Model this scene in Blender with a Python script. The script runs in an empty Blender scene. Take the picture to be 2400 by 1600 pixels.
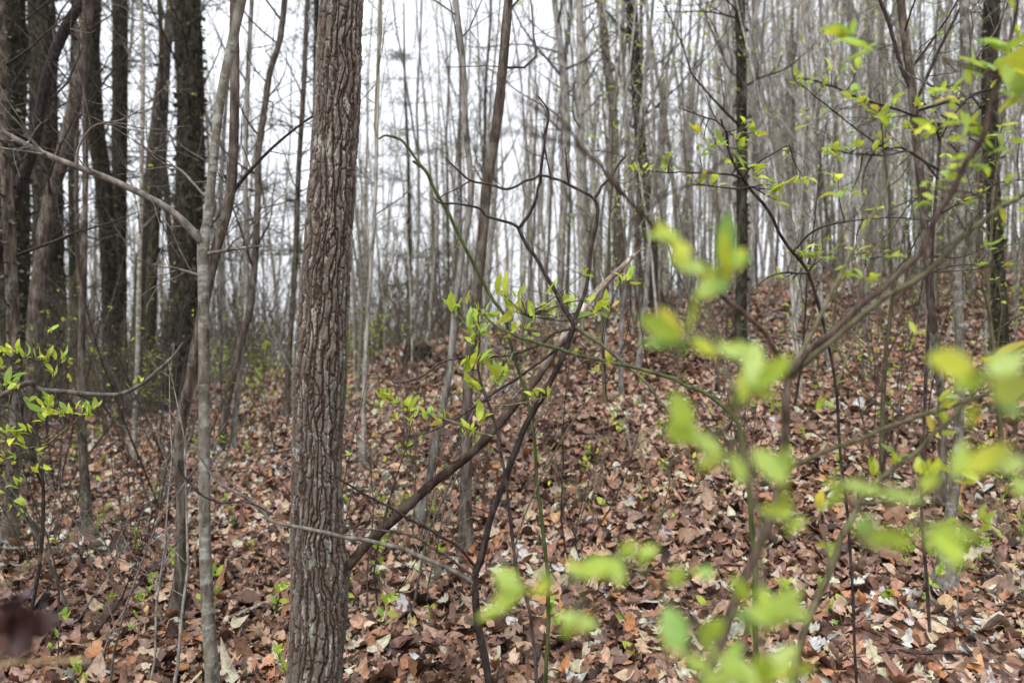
import bpy, math, random
import numpy as np
R = math.radians
# ------------------------------------------------------------------ camera, sky, light, exposure
scene = bpy.context.scene
COL = scene.collection
F = 1867.0                      # focal length in photograph pixels (2400 wide): 28 mm on a 36 mm sensor
CZ = 1.5                        # eye height
cam_d = bpy.data.cameras.new("camera")
cam = bpy.data.objects.new("camera", cam_d); COL.objects.link(cam)
cam.location = (0, 0, CZ); cam.rotation_euler = (R(90), 0, 0)
cam_d.lens = 28; cam_d.sensor_width = 36; cam_d.clip_end = 600; cam_d.clip_start = 0.05
cam_d.dof.use_dof = True; cam_d.dof.focus_distance = 3.1; cam_d.dof.aperture_fstop = 2.3
scene.camera = cam

world = bpy.data.worlds.new("World"); scene.world = world; world.use_nodes = True
wn, wl = world.node_tree.nodes, world.node_tree.links
wn.clear()
out = wn.new("ShaderNodeOutputWorld"); bg = wn.new("ShaderNodeBackground")
sky = wn.new("ShaderNodeTexSky"); sky.sky_type = 'NISHITA'; sky.sun_disc = False
SUN_EL, SUN_AZ = 58, 205        # veiled sun, high behind the camera
sky.sun_elevation = R(SUN_EL); sky.sun_rotation = R(SUN_AZ); sky.air_density = 1.6; sky.dust_density = 6.0
hs = wn.new("ShaderNodeHueSaturation"); hs.inputs["Saturation"].default_value = 0.16   # a grey cloud deck
mx = wn.new("ShaderNodeMix"); mx.data_type = 'RGBA'; mx.inputs[0].default_value = 0.55
mx.inputs[7].default_value = (7.6, 7.9, 8.6, 1)      # even overcast
wl.new(sky.outputs[0], hs.inputs["Color"]); wl.new(hs.outputs[0], mx.inputs[6])
wl.new(mx.outputs[2], bg.inputs[0]); bg.inputs[1].default_value = 0.112
wl.new(bg.outputs[0], out.inputs[0])

sun_d = bpy.data.lights.new("sun", 'SUN'); sun_d.energy = 1.4; sun_d.angle = R(22); sun_d.color = (1, .965, .92)
sun = bpy.data.objects.new("sun", sun_d); COL.objects.link(sun)
sun.rotation_euler = (R(90 - SUN_EL), 0, R(180 - SUN_AZ))
vs = scene.view_settings
vs.view_transform = 'Standard'; vs.look = 'None'; vs.gamma = 1; vs.use_curve_mapping = False; vs.exposure = 1.12
scene.cycles.use_denoising = True
scene.cycles.max_bounces = 5; scene.cycles.diffuse_bounces = 3; scene.cycles.glossy_bounces = 2
scene.cycles.transmission_bounces = 3; scene.cycles.transparent_max_bounces = 4
scene.cycles.caustics_reflective = False; scene.cycles.caustics_refractive = False
scene.cycles.use_adaptive_sampling = True; scene.cycles.adaptive_threshold = 0.015

# ------------------------------------------------------------------ helpers
rng = np.random.default_rng(7)

def P(u, v, d):
    return np.array(((u - 1200) / F * d, d, CZ - (v - 800) / F * d))

def _hash(i, j, k, seed):
    n = (i * 374761393 + j * 668265263 + k * 2147483647 + seed * 1274126177) & 0xFFFFFFFF
    n = ((n ^ (n >> 13)) * 1274126177) & 0xFFFFFFFF
    n = ((n ^ (n >> 16)) * 2246822519) & 0xFFFFFFFF
    return ((n ^ (n >> 15)) & 0xFFFFFF) / float(0xFFFFFF)

def vnoise(x, y, seed=0, perx=None):
    x = np.asarray(x, float); y = np.asarray(y, float)
    i = np.floor(x).astype(np.int64); j = np.floor(y).astype(np.int64)
    fx = x - i; fy = y - j
    fx = fx * fx * (3 - 2 * fx); fy = fy * fy * (3 - 2 * fy)
    w = (lambda a: a % perx) if perx else (lambda a: a)
    h = lambda a, b: _hash(w(a), b, 0, seed)
    return (h(i, j) * (1 - fx) + h(i + 1, j) * fx) * (1 - fy) + (h(i, j + 1) * (1 - fx) + h(i + 1, j + 1) * fx) * fy

TU = np.array([-400, 300, 600, 900, 1200, 1500, 1800, 2100, 2400, 2800], float)
TV = np.array([905, 890, 868, 812, 772, 716, 692, 658, 640, 628], float)
TY = np.array([24, 24, 22, 17, 15, 14, 15, 16, 17, 18], float)

def gz(x, y):
    x = np.asarray(x, float); y = np.asarray(y, float)
    u = x / np.maximum(y, 2.5) * F + 1200
    yc = np.interp(u, TU, TY); vc = np.interp(u, TU, TV)
    zc = CZ - (vc - 800) / F * yc
    m = zc / (yc - 3.5)
    t = (y - 3.5)
    l1 = 1.09 * m * np.where(t > 20, t, np.log1p(np.exp(np.minimum(t * 2.2, 60))) / 2.2)
    l2 = zc + ((zc - CZ) / yc + np.interp(u, [900, 1350, 1900], [-.03, .004, .03])) * (y - yc)
    k = 1.3
    h = np.clip(0.5 + 0.5 * (l2 - l1) / k, 0, 1)
    z = l2 * (1 - h) + l1 * h - k * h * (1 - h)
    return z + 0.10 * (vnoise(x / 1.7, y / 1.7, 3) - .5) + 0.05 * (vnoise(x / .6, y / .6, 4) - .5)

def ground_d(u, v, d0=2.0, d1=60.0):
    ds = np.linspace(d0, d1, 3000)
    x = (u - 1200) / F * ds; z = CZ - (v - 800) / F * ds
    k = np.nonzero(z <= gz(x, ds))[0]
    return float(ds[k[0]]) if len(k) else 20.0

def cr(pts, sub):
    """Catmull-Rom through rows of pts"""
    p = np.asarray(pts, float)
    if len(p) < 3: 
        t = np.linspace(0, 1, sub + 1)[:, None]
        return p[0] * (1 - t) + p[-1] * t
    q = np.vstack([2 * p[0] - p[1], p, 2 * p[-1] - p[-2]])
    o = []
    for i in range(1, len(q) - 2):
        t = np.linspace(0, 1, sub, endpoint=False)[:, None]
        a, b, c, d = q[i - 1], q[i], q[i + 1], q[i + 2]
        o.append(.5 * (2 * b + (c - a) * t + (2 * a - 5 * b + 4 * c - d) * t ** 2 + (3 * b - a - 3 * c + d) * t ** 3))
    o.append(p[-1][None])
    return np.vstack(o)

def unit(v):
    v = np.asarray(v, float)
    return v / np.maximum(np.linalg.norm(v, axis=-1, keepdims=True), 1e-9)

class MB:
    def __init__(s): s.V = []; s.Q = []; s.C = []; s.n = 0
    def add(s, V, Q, C=None):
        s.V.append(V); s.Q.append(Q + s.n); s.n += len(V)
        s.C.append(np.ones((len(V), 3)) if C is None else C)
    def tube(s, pts, rad, k=6, lump=0.0, seed=0, col=None):
        p = np.asarray(pts, float); n = len(p); r = np.broadcast_to(np.asarray(rad, float), (n,))
        t = unit(np.gradient(p, axis=0))
        ref = np.array((0.0, 1, 0)) if abs(t[:, 1]).mean() < .8 else np.array((1.0, 0, 0))
        a = unit(np.cross(t, ref)); b = np.cross(t, a)
        th = np.arange(k) * 2 * np.pi / k
        rr = r[:, None] * np.ones(k)
        if lump:
            L = np.concatenate([[0], np.cumsum(np.linalg.norm(np.diff(p, axis=0), axis=1))])
            r0 = max(float(r.mean()), 1e-4)
            rr = rr * (1 + lump * (vnoise(np.arange(k)[None] * 4.0 / k + 0 * L[:, None], L[:, None] / (r0 * 3.0), seed, 4) - .5) * 2
                       + lump * .6 * (vnoise(np.arange(k)[None] * 9.0 / k + 0 * L[:, None], L[:, None] / (r0 * 1.1), seed + 5, 9) - .5) * 2)
        V = (p[:, None] + rr[..., None] * (np.cos(th)[None, :, None] * a[:, None] + np.sin(th)[None, :, None] * b[:, None])).reshape(-1, 3)
        i = np.arange(n - 1)[:, None] * k; j = np.arange(k)[None]; j2 = (j + 1) % k
        Q = np.stack([i + j, i + j2, i + k + j2, i + k + j], -1).reshape(-1, 4)
        s.add(V, Q, None if col is None else np.tile(np.asarray(col, float), (len(V), 1)))
    def leaves(s, pos, d, nrm, size, tmpl, bend, fold, col, twist=None):
        """pos,d,nrm (N,3); size (N,2) length and width; tmpl = (st, hw): stations and half widths of the outline"""
        N = len(pos)
        if not N: return
        st, hw = tmpl; m = len(st)
        d = unit(d); side = unit(np.cross(nrm, d)); n = np.cross(d, side)
        x = st[None, :, None] * size[:, 0, None, None] * np.ones((1, 1, 3))
        y = hw[None, :, None] * np.array((-1.0, 0, 1))[None, None] * size[:, 1, None, None]
        tw = 0 if twist is None else twist[:, None, None] * (st[None, :, None] - .3) * y
        z = bend[:, None, None] * size[:, 0, None, None] * (st[None, :, None] - .35) ** 2 + fold[:, None, None] * np.abs(y) + tw
        V = (pos[:, None, None] + x[..., None] * d[:, None, None] + y[..., None] * side[:, None, None] + z[..., None] * n[:, None, None]).reshape(-1, 3)
        base = []
        for i in range(m - 1):
            for c in range(2):
                q = i * 3 + c
                base.append((q, q + 1, q + 4, q + 3))
        Q = (np.array(base)[None] + (np.arange(N) * m * 3)[:, None, None]).reshape(-1, 4)
        s.add(V, Q, np.repeat(col, m * 3, axis=0))
    def build(s, name, mat, parent=None, smooth=True, origin=None, color=True):
        V = np.vstack(s.V); Q = np.vstack(s.Q).astype(np.int32)
        if origin is None: origin = np.zeros(3) if parent is None else np.array(parent.location)
        V = V - np.asarray(origin)[None]
        me = bpy.data.meshes.new(name)
        me.vertices.add(len(V)); me.vertices.foreach_set("co", V.astype(np.float32).ravel())
        me.loops.add(Q.size); me.loops.foreach_set("vertex_index", Q.ravel())
        me.polygons.add(len(Q)); me.polygons.foreach_set("loop_start", np.arange(0, Q.size, 4, dtype=np.int32))
        if smooth: me.polygons.foreach_set("use_smooth", np.ones(len(Q), dtype=bool))
        if color:
            at = me.color_attributes.new("tint", 'FLOAT_COLOR', 'POINT')
            C = np.ones((len(V), 4), np.float32); C[:, :3] = np.vstack(s.C)
            at.data.foreach_set("color", C.ravel())
        me.update(calc_edges=True); me.validate()
        me.materials.append(mat)
        o = bpy.data.objects.new(name, me); COL.objects.link(o)
        if parent is not None: o.parent = parent
        else: o.location = origin
        return o

def tag(o, label=None, cat=None, group=None, kind=None):
    if label: o["label"] = label
    if cat: o["category"] = cat
    if group: o["group"] = group
    if kind: o["kind"] = kind
    return o

def empty(name, loc, label=None, cat=None, group=None):
    o = bpy.data.objects.new(name, None); COL.objects.link(o); o.location = [float(c) for c in loc]
    o.empty_display_size = .1
    return tag(o, label, cat, group)

def copy_tree(o, parent=None):
    c = o.copy(); COL.objects.link(c); c.parent = parent
    for ch in list(KIDS.get(o.name, ())): copy_tree(ch, c)
    return c
KIDS = {}
def kids(root, *parts): KIDS[root.name] = [p for p in parts if p]

# ------------------------------------------------------------------ materials
def new_mat(name):
    m = bpy.data.materials.new(name); m.use_nodes = True
    n = m.node_tree.nodes; n.clear()
    o = n.new("ShaderNodeOutputMaterial"); b = n.new("ShaderNodeBsdfPrincipled")
    m.node_tree.links.new(b.outputs[0], o.inputs[0])
    return m, n, m.node_tree.links, b, o

def bark_mat(name, dark, mid, light, scale=18, stretch=.22, lichen=None, lichen_amt=.5, rough=.85, bump=.6, moss=None, moss_amt=.5, band=False, tint=False):
    m, n, l, b, o = new_mat(name)
    tc = n.new("ShaderNodeTexCoord"); oi = n.new("ShaderNodeObjectInfo")
    ad = n.new("ShaderNodeVectorMath"); ad.operation = 'ADD'
    mu = n.new("ShaderNodeVectorMath"); mu.operation = 'SCALE'; mu.inputs[0].default_value = (13, 7, 29)
    l.new(oi.outputs["Random"], mu.inputs["Scale"])
    l.new(tc.outputs["Object"], ad.inputs[0]); l.new(mu.outputs[0], ad.inputs[1])
    mp = n.new("ShaderNodeMapping"); mp.inputs["Scale"].default_value = (1, 1, stretch)
    l.new(ad.outputs[0], mp.inputs[0])
    n1 = n.new("ShaderNodeTexNoise"); n1.inputs["Scale"].default_value = scale; n1.inputs["Detail"].default_value = 5; n1.inputs["Roughness"].default_value = .65
    l.new(mp.outputs[0], n1.inputs["Vector"])
    cr_ = n.new("ShaderNodeValToRGB"); e = cr_.color_ramp.elements
    e[0].position = .36; e[0].color = (*dark, 1); e[1].position = .66; e[1].color = (*light, 1)
    x = e.new(.5); x.color = (*mid, 1)
    l.new(n1.outputs[0], cr_.inputs[0]); col = cr_.outputs[0]
    def patch(col, c, sc, amt, pos, st=1.0):
        q = n.new("ShaderNodeTexNoise"); q.inputs["Scale"].default_value = sc; q.inputs["Detail"].default_value = 6; q.inputs["Roughness"].default_value = .7
        mp2 = n.new("ShaderNodeMapping"); mp2.inputs["Scale"].default_value = (1, 1, st); mp2.inputs["Location"].default_value = (pos * 40, 3, 1)
        l.new(ad.outputs[0], mp2.inputs[0]); l.new(mp2.outputs[0], q.inputs["Vector"])
        rp = n.new("ShaderNodeMapRange"); rp.inputs[1].default_value = pos; rp.inputs[2].default_value = pos + .12; rp.inputs[4].default_value = amt
        l.new(q.outputs[0], rp.inputs[0])
        mm = n.new("ShaderNodeMix"); mm.data_type = 'RGBA'; mm.inputs[7].default_value = (*c, 1)
        l.new(rp.outputs[0], mm.inputs[0]); l.new(col, mm.inputs[6])
        return mm.outputs[2]
    if lichen: col = patch(col, lichen, 14, lichen_amt, .5, .7 if not band else 1.8)
    if moss: col = patch(col, moss, 7, moss_amt, .48, .6)
    if tint:
        at = n.new("ShaderNodeAttribute"); at.attribute_name = "tint"; mt = n.new("ShaderNodeMix"); mt.data_type = 'RGBA'; mt.blend_type = 'MULTIPLY'; mt.inputs[0].default_value = 1
        l.new(col, mt.inputs[6]); l.new(at.outputs["Color"], mt.inputs[7]); col = mt.outputs[2]
    hv = n.new("ShaderNodeHueSaturation"); mr = n.new("ShaderNodeMapRange"); mr.inputs[3].default_value = .6; mr.inputs[4].default_value = 1.3
    l.new(oi.outputs["Random"], mr.inputs[0]); l.new(mr.outputs[0], hv.inputs["Value"]); l.new(col, hv.inputs["Color"])
    l.new(hv.outputs[0], b.inputs["Base Color"])
    b.inputs["Roughness"].default_value = rough; b.inputs["Specular IOR Level"].default_value = .1
    bp = n.new("ShaderNodeBump"); bp.inputs["Strength"].default_value = bump; bp.inputs["Distance"].default_value = .02
    l.new(n1.outputs[0], bp.inputs["Height"]); l.new(bp.outputs[0], b.inputs["Normal"])
    return m

def leaf_mat(name, trans=.45, rough=.45, dry=False):
    m, n, l, b, o = new_mat(name)
    at = n.new("ShaderNodeAttribute"); at.attribute_name = "tint"
    tc = n.new("ShaderNodeTexCoord")
    q = n.new("ShaderNodeTexNoise"); q.inputs["Scale"].default_value = 45 if dry else 60; q.inputs["Detail"].default_value = 4
    l.new(tc.outputs["Object"], q.inputs["Vector"])
    mr = n.new("ShaderNodeMapRange"); mr.inputs[1].default_value = .3; mr.inputs[2].default_value = .7
    mr.inputs[3].default_value = .62 if dry else .85; mr.inputs[4].default_value = 1.35 if dry else 1.12
    l.new(q.outputs[0], mr.inputs[0])
    hv = n.new("ShaderNodeHueSaturation"); l.new(at.outputs["Color"], hv.inputs["Color"]); l.new(mr.outputs[0], hv.inputs["Value"])
    l.new(hv.outputs[0], b.inputs["Base Color"])
    b.inputs["Roughness"].default_value = rough; b.inputs["Specular IOR Level"].default_value = .27 if dry else .5
    if trans:
        t = n.new("ShaderNodeBsdfTranslucent"); l.new(hv.outputs[0], t.inputs[0])
        mxs = n.new("ShaderNodeMixShader"); mxs.inputs[0].default_value = trans
        l.new(b.outputs[0], mxs.inputs[1]); l.new(t.outputs[0], mxs.inputs[2]); l.new(mxs.outputs[0], o.inputs[0])
    bp = n.new("ShaderNodeBump"); bp.inputs["Strength"].default_value = .35; bp.inputs["Distance"].default_value = .006
    l.new(q.outputs[0], bp.inputs["Height"]); l.new(bp.outputs[0], b.inputs["Normal"])
    return m

M = {}
M['litter'] = leaf_mat('dry_leaf', 0, .48, True)
M['leaf'] = leaf_mat('spring_leaf', .5, .42)
M['needle'] = leaf_mat('pine_needle', .2, .6)
M['brown'] = bark_mat('brown_bark', (.022, .017, .013), (.058, .045, .035), (.13, .11, .092), 26, .2, (.2, .2, .17), .35)
M['dark'] = bark_mat('dark_mossy_bark', (.006, .005, .004), (.016, .0135, .0095), (.05, .044, .033), 13, .35, (.09, .095, .065), .35, moss=(.02, .023, .011), moss_amt=.5, bump=1.0)
M['grey'] = bark_mat('grey_bark', (.07, .064, .055), (.22, .207, .182), (.42, .405, .37), 22, .22, (.40, .40, .36), .5)
M['pale'] = bark_mat('pale_lichen_bark', (.075, .068, .052), (.15, .137, .108), (.225, .215, .18), 40, .35, (.40, .415, .38), .65, bump=.25, band=True)
M['far_bark'] = bark_mat('far_hazed_bark', (.13, .12, .095), (.24, .225, .185), (.36, .345, .30), 10, .3, bump=.2, tint=True)  # distant haze put into the colour: bark paled to stand in for a thin veil
M['pole_twig'] = bark_mat('pale_twig_bark', (.12, .112, .092), (.22, .208, .178), (.36, .345, .305), 40, .4, bump=.2)
M['twig'] = bark_mat('twig_bark', (.018, .014, .0135), (.04, .031, .028), (.08, .064, .058), 60, .4, bump=.2, rough=.6)
M['twig_grey'] = bark_mat('grey_twig_bark', (.055, .05, .043), (.11, .10, .086), (.19, .178, .158), 40, .4, bump=.2)
M['green_stem'] = bark_mat('green_stem', (.028, .038, .013), (.055, .072, .024), (.10, .115, .045), 50, .3, bump=.15, rough=.5)
M['red_stem'] = bark_mat('reddish_stem', (.03, .021, .017), (.066, .046, .036), (.12, .09, .068), 60, .3, bump=.2, rough=.55)
M['olive_stem'] = bark_mat('olive_stem', (.06, .055, .03), (.11, .10, .055), (.17, .16, .10), 60, .3, bump=.2, rough=.55)
M['limb'] = bark_mat('barkless_limb', (.07, .05, .038), (.17, .125, .095), (.40, .35, .29), 30, .5, (.42, .40, .35), .5, bump=.5, tint=True)
M['dead'] = bark_mat('weathered_wood', (.05, .036, .028), (.135, .10, .075), (.34, .30, .25), 34, .5, (.40, .38, .33), .4, bump=.5)
M['stump'] = bark_mat('rotten_stump', (.004, .0035, .003), (.011, .009, .007), (.034, .027, .02), 14, .5, moss=(.02, .03, .008), moss_amt=.7, bump=1.0)

def ground_mat():
    m, n, l, b, o = new_mat('leaf_strewn_soil')
    tc = n.new("ShaderNodeTexCoord")
    v = n.new("ShaderNodeTexVoronoi"); v.inputs["Scale"].default_value = 11; v.inputs["Randomness"].default_value = 1
    q = n.new("ShaderNodeTexNoise"); q.inputs["Scale"].default_value = 9; q.inputs["Detail"].default_value = 5
    ad = n.new("ShaderNodeVectorMath"); ad.operation = 'MULTIPLY_ADD'; ad.inputs[1].default_value = (.12, .12, .12)
    l.new(tc.outputs["Object"], q.inputs["Vector"]); l.new(q.outputs["Color"], ad.inputs[0]); l.new(tc.outputs["Object"], ad.inputs[2])
    l.new(ad.outputs[0], v.inputs["Vector"])
    sp = n.new("ShaderNodeSeparateColor"); l.new(v.outputs["Color"], sp.inputs[0])
    r = n.new("ShaderNodeValToRGB"); e = r.color_ramp.elements
    e[0].position = 0; e[0].color = (.05, .03, .022, 1); e[1].position = 1; e[1].color = (.36, .24, .17, 1)
    for p_, c in ((.3, (.13, .07, .045)), (.55, (.2, .10, .06)), (.8, (.27, .16, .11))):
        x = e.new(p_); x.color = (*c, 1)
    l.new(sp.outputs[0], r.inputs[0]); l.new(r.outputs[0], b.inputs["Base Color"]); b.inputs["Roughness"].default_value = .7
    bp = n.new("ShaderNodeBump"); bp.inputs["Strength"].default_value = 1; bp.inputs["Distance"].default_value = .05
    l.new(v.outputs["Distance"], bp.inputs["Height"]); l.new(bp.outputs[0], b.inputs["Normal"])
    return m
M['ground'] = ground_mat()

# ------------------------------------------------------------------ ground and leaf litter
def ground():
    s = np.linspace(-1, 1, 181); xs = np.sinh(s * 4.6) / np.sinh(4.6) * 260
    t = np.linspace(0, 1, 240); ys = -20 + np.concatenate([np.linspace(0, 60, 200), 60 + np.cumsum(np.linspace(1, 14, 40))])
    X, Y = np.meshgrid(xs, ys); V = np.stack([X, Y, gz(X, Y)], -1).reshape(-1, 3)
    nx = len(xs); i = np.arange(len(ys) - 1)[:, None] * nx; j = np.arange(nx - 1)[None]
    Q = np.stack([i + j, i + j + 1, i + nx + j + 1, i + nx + j], -1).reshape(-1, 4)
    b = MB(); b.add(V, Q)
    tag(b.build("ground", M['ground'], color=False), kind="structure")
ground()

OAK = (np.array([0, .10, .20, .32, .42, .55, .66, .80, .92, 1.0]), np.array([.02, .05, .24, .13, .36, .17, .42, .2, .22, .02]))
OVAL = (np.array([0, .12, .35, .62, .85, 1.0]), np.array([.02, .22, .40, .38, .2, .01]))
OAK5 = (np.array([0, .2, .38, .58, .8, 1.0]), np.array([.03, .3, .16, .44, .2, .02]))
SIMPLE = (np.array([0, .25, .65, 1.0]), np.array([.05, .35, .38, .04]))
PAL = np.array([(.20, .122, .088), (.25, .135, .082), (.39, .27, .195), (.46, .35, .275), (.055, .033, .026), (.22, .15, .135), (.33, .16, .068), (.115, .064, .048), (.30, .225, .18)])
PW = np.array([.20, .12, .18, .12, .09, .10, .02, .08, .09])

def litter():
    b = MB()
    def zone(y0, y1, dens, tmpl_list, sz, lift):
        A = .74 * (y1 ** 2 - y0 ** 2) + 4.0 * (y1 - y0)
        N = int(A * dens)
        y = np.sqrt(rng.uniform(y0 ** 2, y1 ** 2, N)); x = rng.uniform(-1, 1, N) * (.74 * y + 2.0)
        # leaves gather in drifts and thin out between them
        keep = rng.random(N) < .55 + .6 * vnoise(x / .5, y / .5, 11)
        x, y = x[keep], y[keep]; N = len(x)
        e = .15
        gx = (gz(x + e, y) - gz(x - e, y)) / (2 * e); gy = (gz(x, y + e) - gz(x, y - e)) / (2 * e)
        up = unit(np.stack([-gx, -gy, np.ones(N)], -1))
        tilt = rng.normal(0, 1, (N, 3)) * np.where(rng.random((N, 1)) < .72, .17, .48); nrm = unit(up + tilt)
        a = rng.uniform(0, 2 * np.pi, N); d = np.stack([np.cos(a), np.sin(a), np.zeros(N)], -1)
        d = unit(d - nrm * (d * nrm).sum(1, keepdims=True))
        L = sz * np.exp(rng.normal(0, .28, N)); size = np.stack([L, L * rng.uniform(.6, 1.0, N)], -1)
        pos = np.stack([x, y, gz(x, y) + rng.uniform(.0, lift, N) + .012], -1) - d * L[:, None] * .5
        col = PAL[rng.choice(len(PAL), N, p=PW)] * np.exp(rng.normal(.06, .36, (N, 1)))
        patch = (.6 * vnoise(x / .9, y / .9, 21) + .4 * vnoise(x / .33, y / .33, 22))[:, None]; damp = np.clip((vnoise(x / 1.6, y / 1.6, 23) - .6) * 4, 0, 1)[:, None]
        col = np.clip(col * (.55 + .9 * patch) * (1 - .42 * damp) * np.array([[1.0, .90, .83]]), .01, .34)
        which = rng.integers(0, len(tmpl_list), N)
        for w, t in enumerate(tmpl_list):
            k = which == w
            b.leaves(pos[k], d[k], nrm[k], size[k], t, rng.normal(.1, .9, N)[k], rng.normal(.2, .5, N)[k], col[k], rng.normal(0, 1.6, N)[k])
    zone(1.2, 2.9, 90, [OAK, OVAL], .12, .03)
    zone(2.9, 6.5, 900, [OAK, OAK, OVAL], .077, .05)
    zone(6.5, 12.0, 560, [OAK5, OAK5, OVAL], .078, .055)
    zone(12.0, 26.0, 270, [SIMPLE], .10, .06)
    tag(b.build("fallen_leaves", M['litter']), kind="stuff")
litter()

# ------------------------------------------------------------------ trees: generators
def grow(p, d, L, r, n, jit, up, rg, taper=.25):
    pts = [np.array(p, float)]; d = unit(d); st = L / n
    for i in range(n):
        d = unit(d + rg.normal(0, jit, 3) + np.array((0, 0, up)))
        pts.append(pts[-1] + d * st)
    return np.array(pts), np.linspace(r, r * taper, n + 1)

def branches(b, tp, tr, rg, t0=.25, n=24, L=1.6, ang=55, subs=5, subsub=2, tips=None, rmin=.0025, rfac=.38, up=.06, jit=.16, skip=None):
    """side branches with twigs along a trunk polyline tp with radii tr"""
    cum = np.concatenate([[0], np.cumsum(np.linalg.norm(np.diff(tp, axis=0), axis=1))]); H = cum[-1]
    for i in range(n):
        t = t0 + (1 - t0) * ((i + rg.random()) / n)
        s = t * H; k = min(np.searchsorted(cum, s), len(tp) - 1); k = max(k, 1)
        f = (s - cum[k - 1]) / max(cum[k] - cum[k - 1], 1e-6)
        p = tp[k - 1] * (1 - f) + tp[k] * f; r = tr[k - 1] * (1 - f) + tr[k] * f
        ax = unit(tp[k] - tp[k - 1]); az = rg.uniform(0, 2 * np.pi)
        side = np.array((math.cos(az), math.sin(az), 0)); side = unit(side - ax * (side @ ax))
        a = R(ang + rg.normal(0, 12))
        d = ax * math.cos(a) + side * math.sin(a)
        l = L * (1.15 - .75 * (t - t0) / (1 - t0)) * rg.uniform(.5, 1.25)
        q, qr = grow(p + side * r * .5, d, l, max(min(r * rfac * rg.uniform(.6, 1.1), l * .014), rmin * 1.6), 6, jit, up, rg)
        b.tube(q, qr, 4)
        if tips is not None: tips.append((q[-1], q[-1] - q[-2]))
        for j in range(subs):
            m = rg.integers(1, 6); d2 = unit(q[m] - q[m - 1] + rg.normal(0, .55, 3) + np.array((0, 0, .12)))
            w, wr = grow(q[m], d2, l * rg.uniform(.2, .5), max(qr[m] * .6, rmin), 4, jit * 1.2, up, rg, .45)
            b.tube(w, wr, 3)
            if tips is not None: tips.append((w[-1], w[-1] - w[-2]))
            for _ in range(subsub):
                m2 = rg.integers(1, 4); d3 = unit(w[m2] - w[m2 - 1] + rg.normal(0, .6, 3))
                y, yr = grow(w[m2], d3, l * rg.uniform(.08, .22), rmin * .8, 3, jit, up, rg, .5)
                b.tube(y, yr, 3)
                if tips is not None: tips.append((y[-1], y[-1] - y[-2]))

GREENS = np.array([(.40, .52, .06), (.46, .54, .05), (.30, .46, .07), (.50, .53, .06), (.36, .52, .13), (.50, .42, .06)])
GW = np.array([.28, .24, .18, .14, .12, .04])

def put_leaves(b, pos, dirs, rg, per=4, size=.03, spread=.8, tmpl=OVAL, tint=1.0, wid=(.42, .6), upness=.55, flat=False):
    """small clusters of young leaves around points"""
    pos = np.asarray(pos, float); dirs = unit(np.asarray(dirs, float)); n = len(pos)
    if not n: return
    N = n * per
    p = np.repeat(pos, per, 0) + rg.normal(0, size * .2, (N, 3))
    d = unit(np.repeat(dirs, per, 0) + rg.normal(0, spread, (N, 3)) + np.array((0, 0, upness * .3)))
    if flat: d = unit(d * np.array((1, 1, .4)))
    nr = unit(np.array((0, 0, 1.0 if flat else upness)) + rg.normal(0, .35 if flat else .6, (N, 3)) + 1e-3); nr = unit(nr - d * (nr * d).sum(1, keepdims=True))
    L = size * np.exp(rg.normal(0, .3, N)); sz = np.stack([L, L * rg.uniform(wid[0], wid[1], N)], -1)
    col = GREENS[rg.choice(len(GREENS), N, p=GW)] * np.exp(rg.normal(0, .12, (N, 1))) * tint
    b.leaves(p, d, nr, sz, tmpl, rg.normal(-.25, .4, N), rg.uniform(.05, .5, N), col)

# ------------------------------------------------------------------ distinct trees, traced with their own distances
def traced(pts, d, sub=6, d_top=None):
    """(u, v, w) rows from the base up -> 3D points and radii; d is the distance of the base, d_top that of the last row"""
    n = len(pts); dd = np.linspace(d, d if d_top is None else d_top, n)
    p = np.array([P(u, v, q) for (u, v, *_), q in zip(pts, dd)]); r = np.array([w / 2 / F * q for (_, _, w), q in zip(pts, dd)])
    s = cr(np.hstack([p, r[:, None]]), sub)
    return s[:, :3], np.maximum(s[:, 3], .0008)

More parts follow.
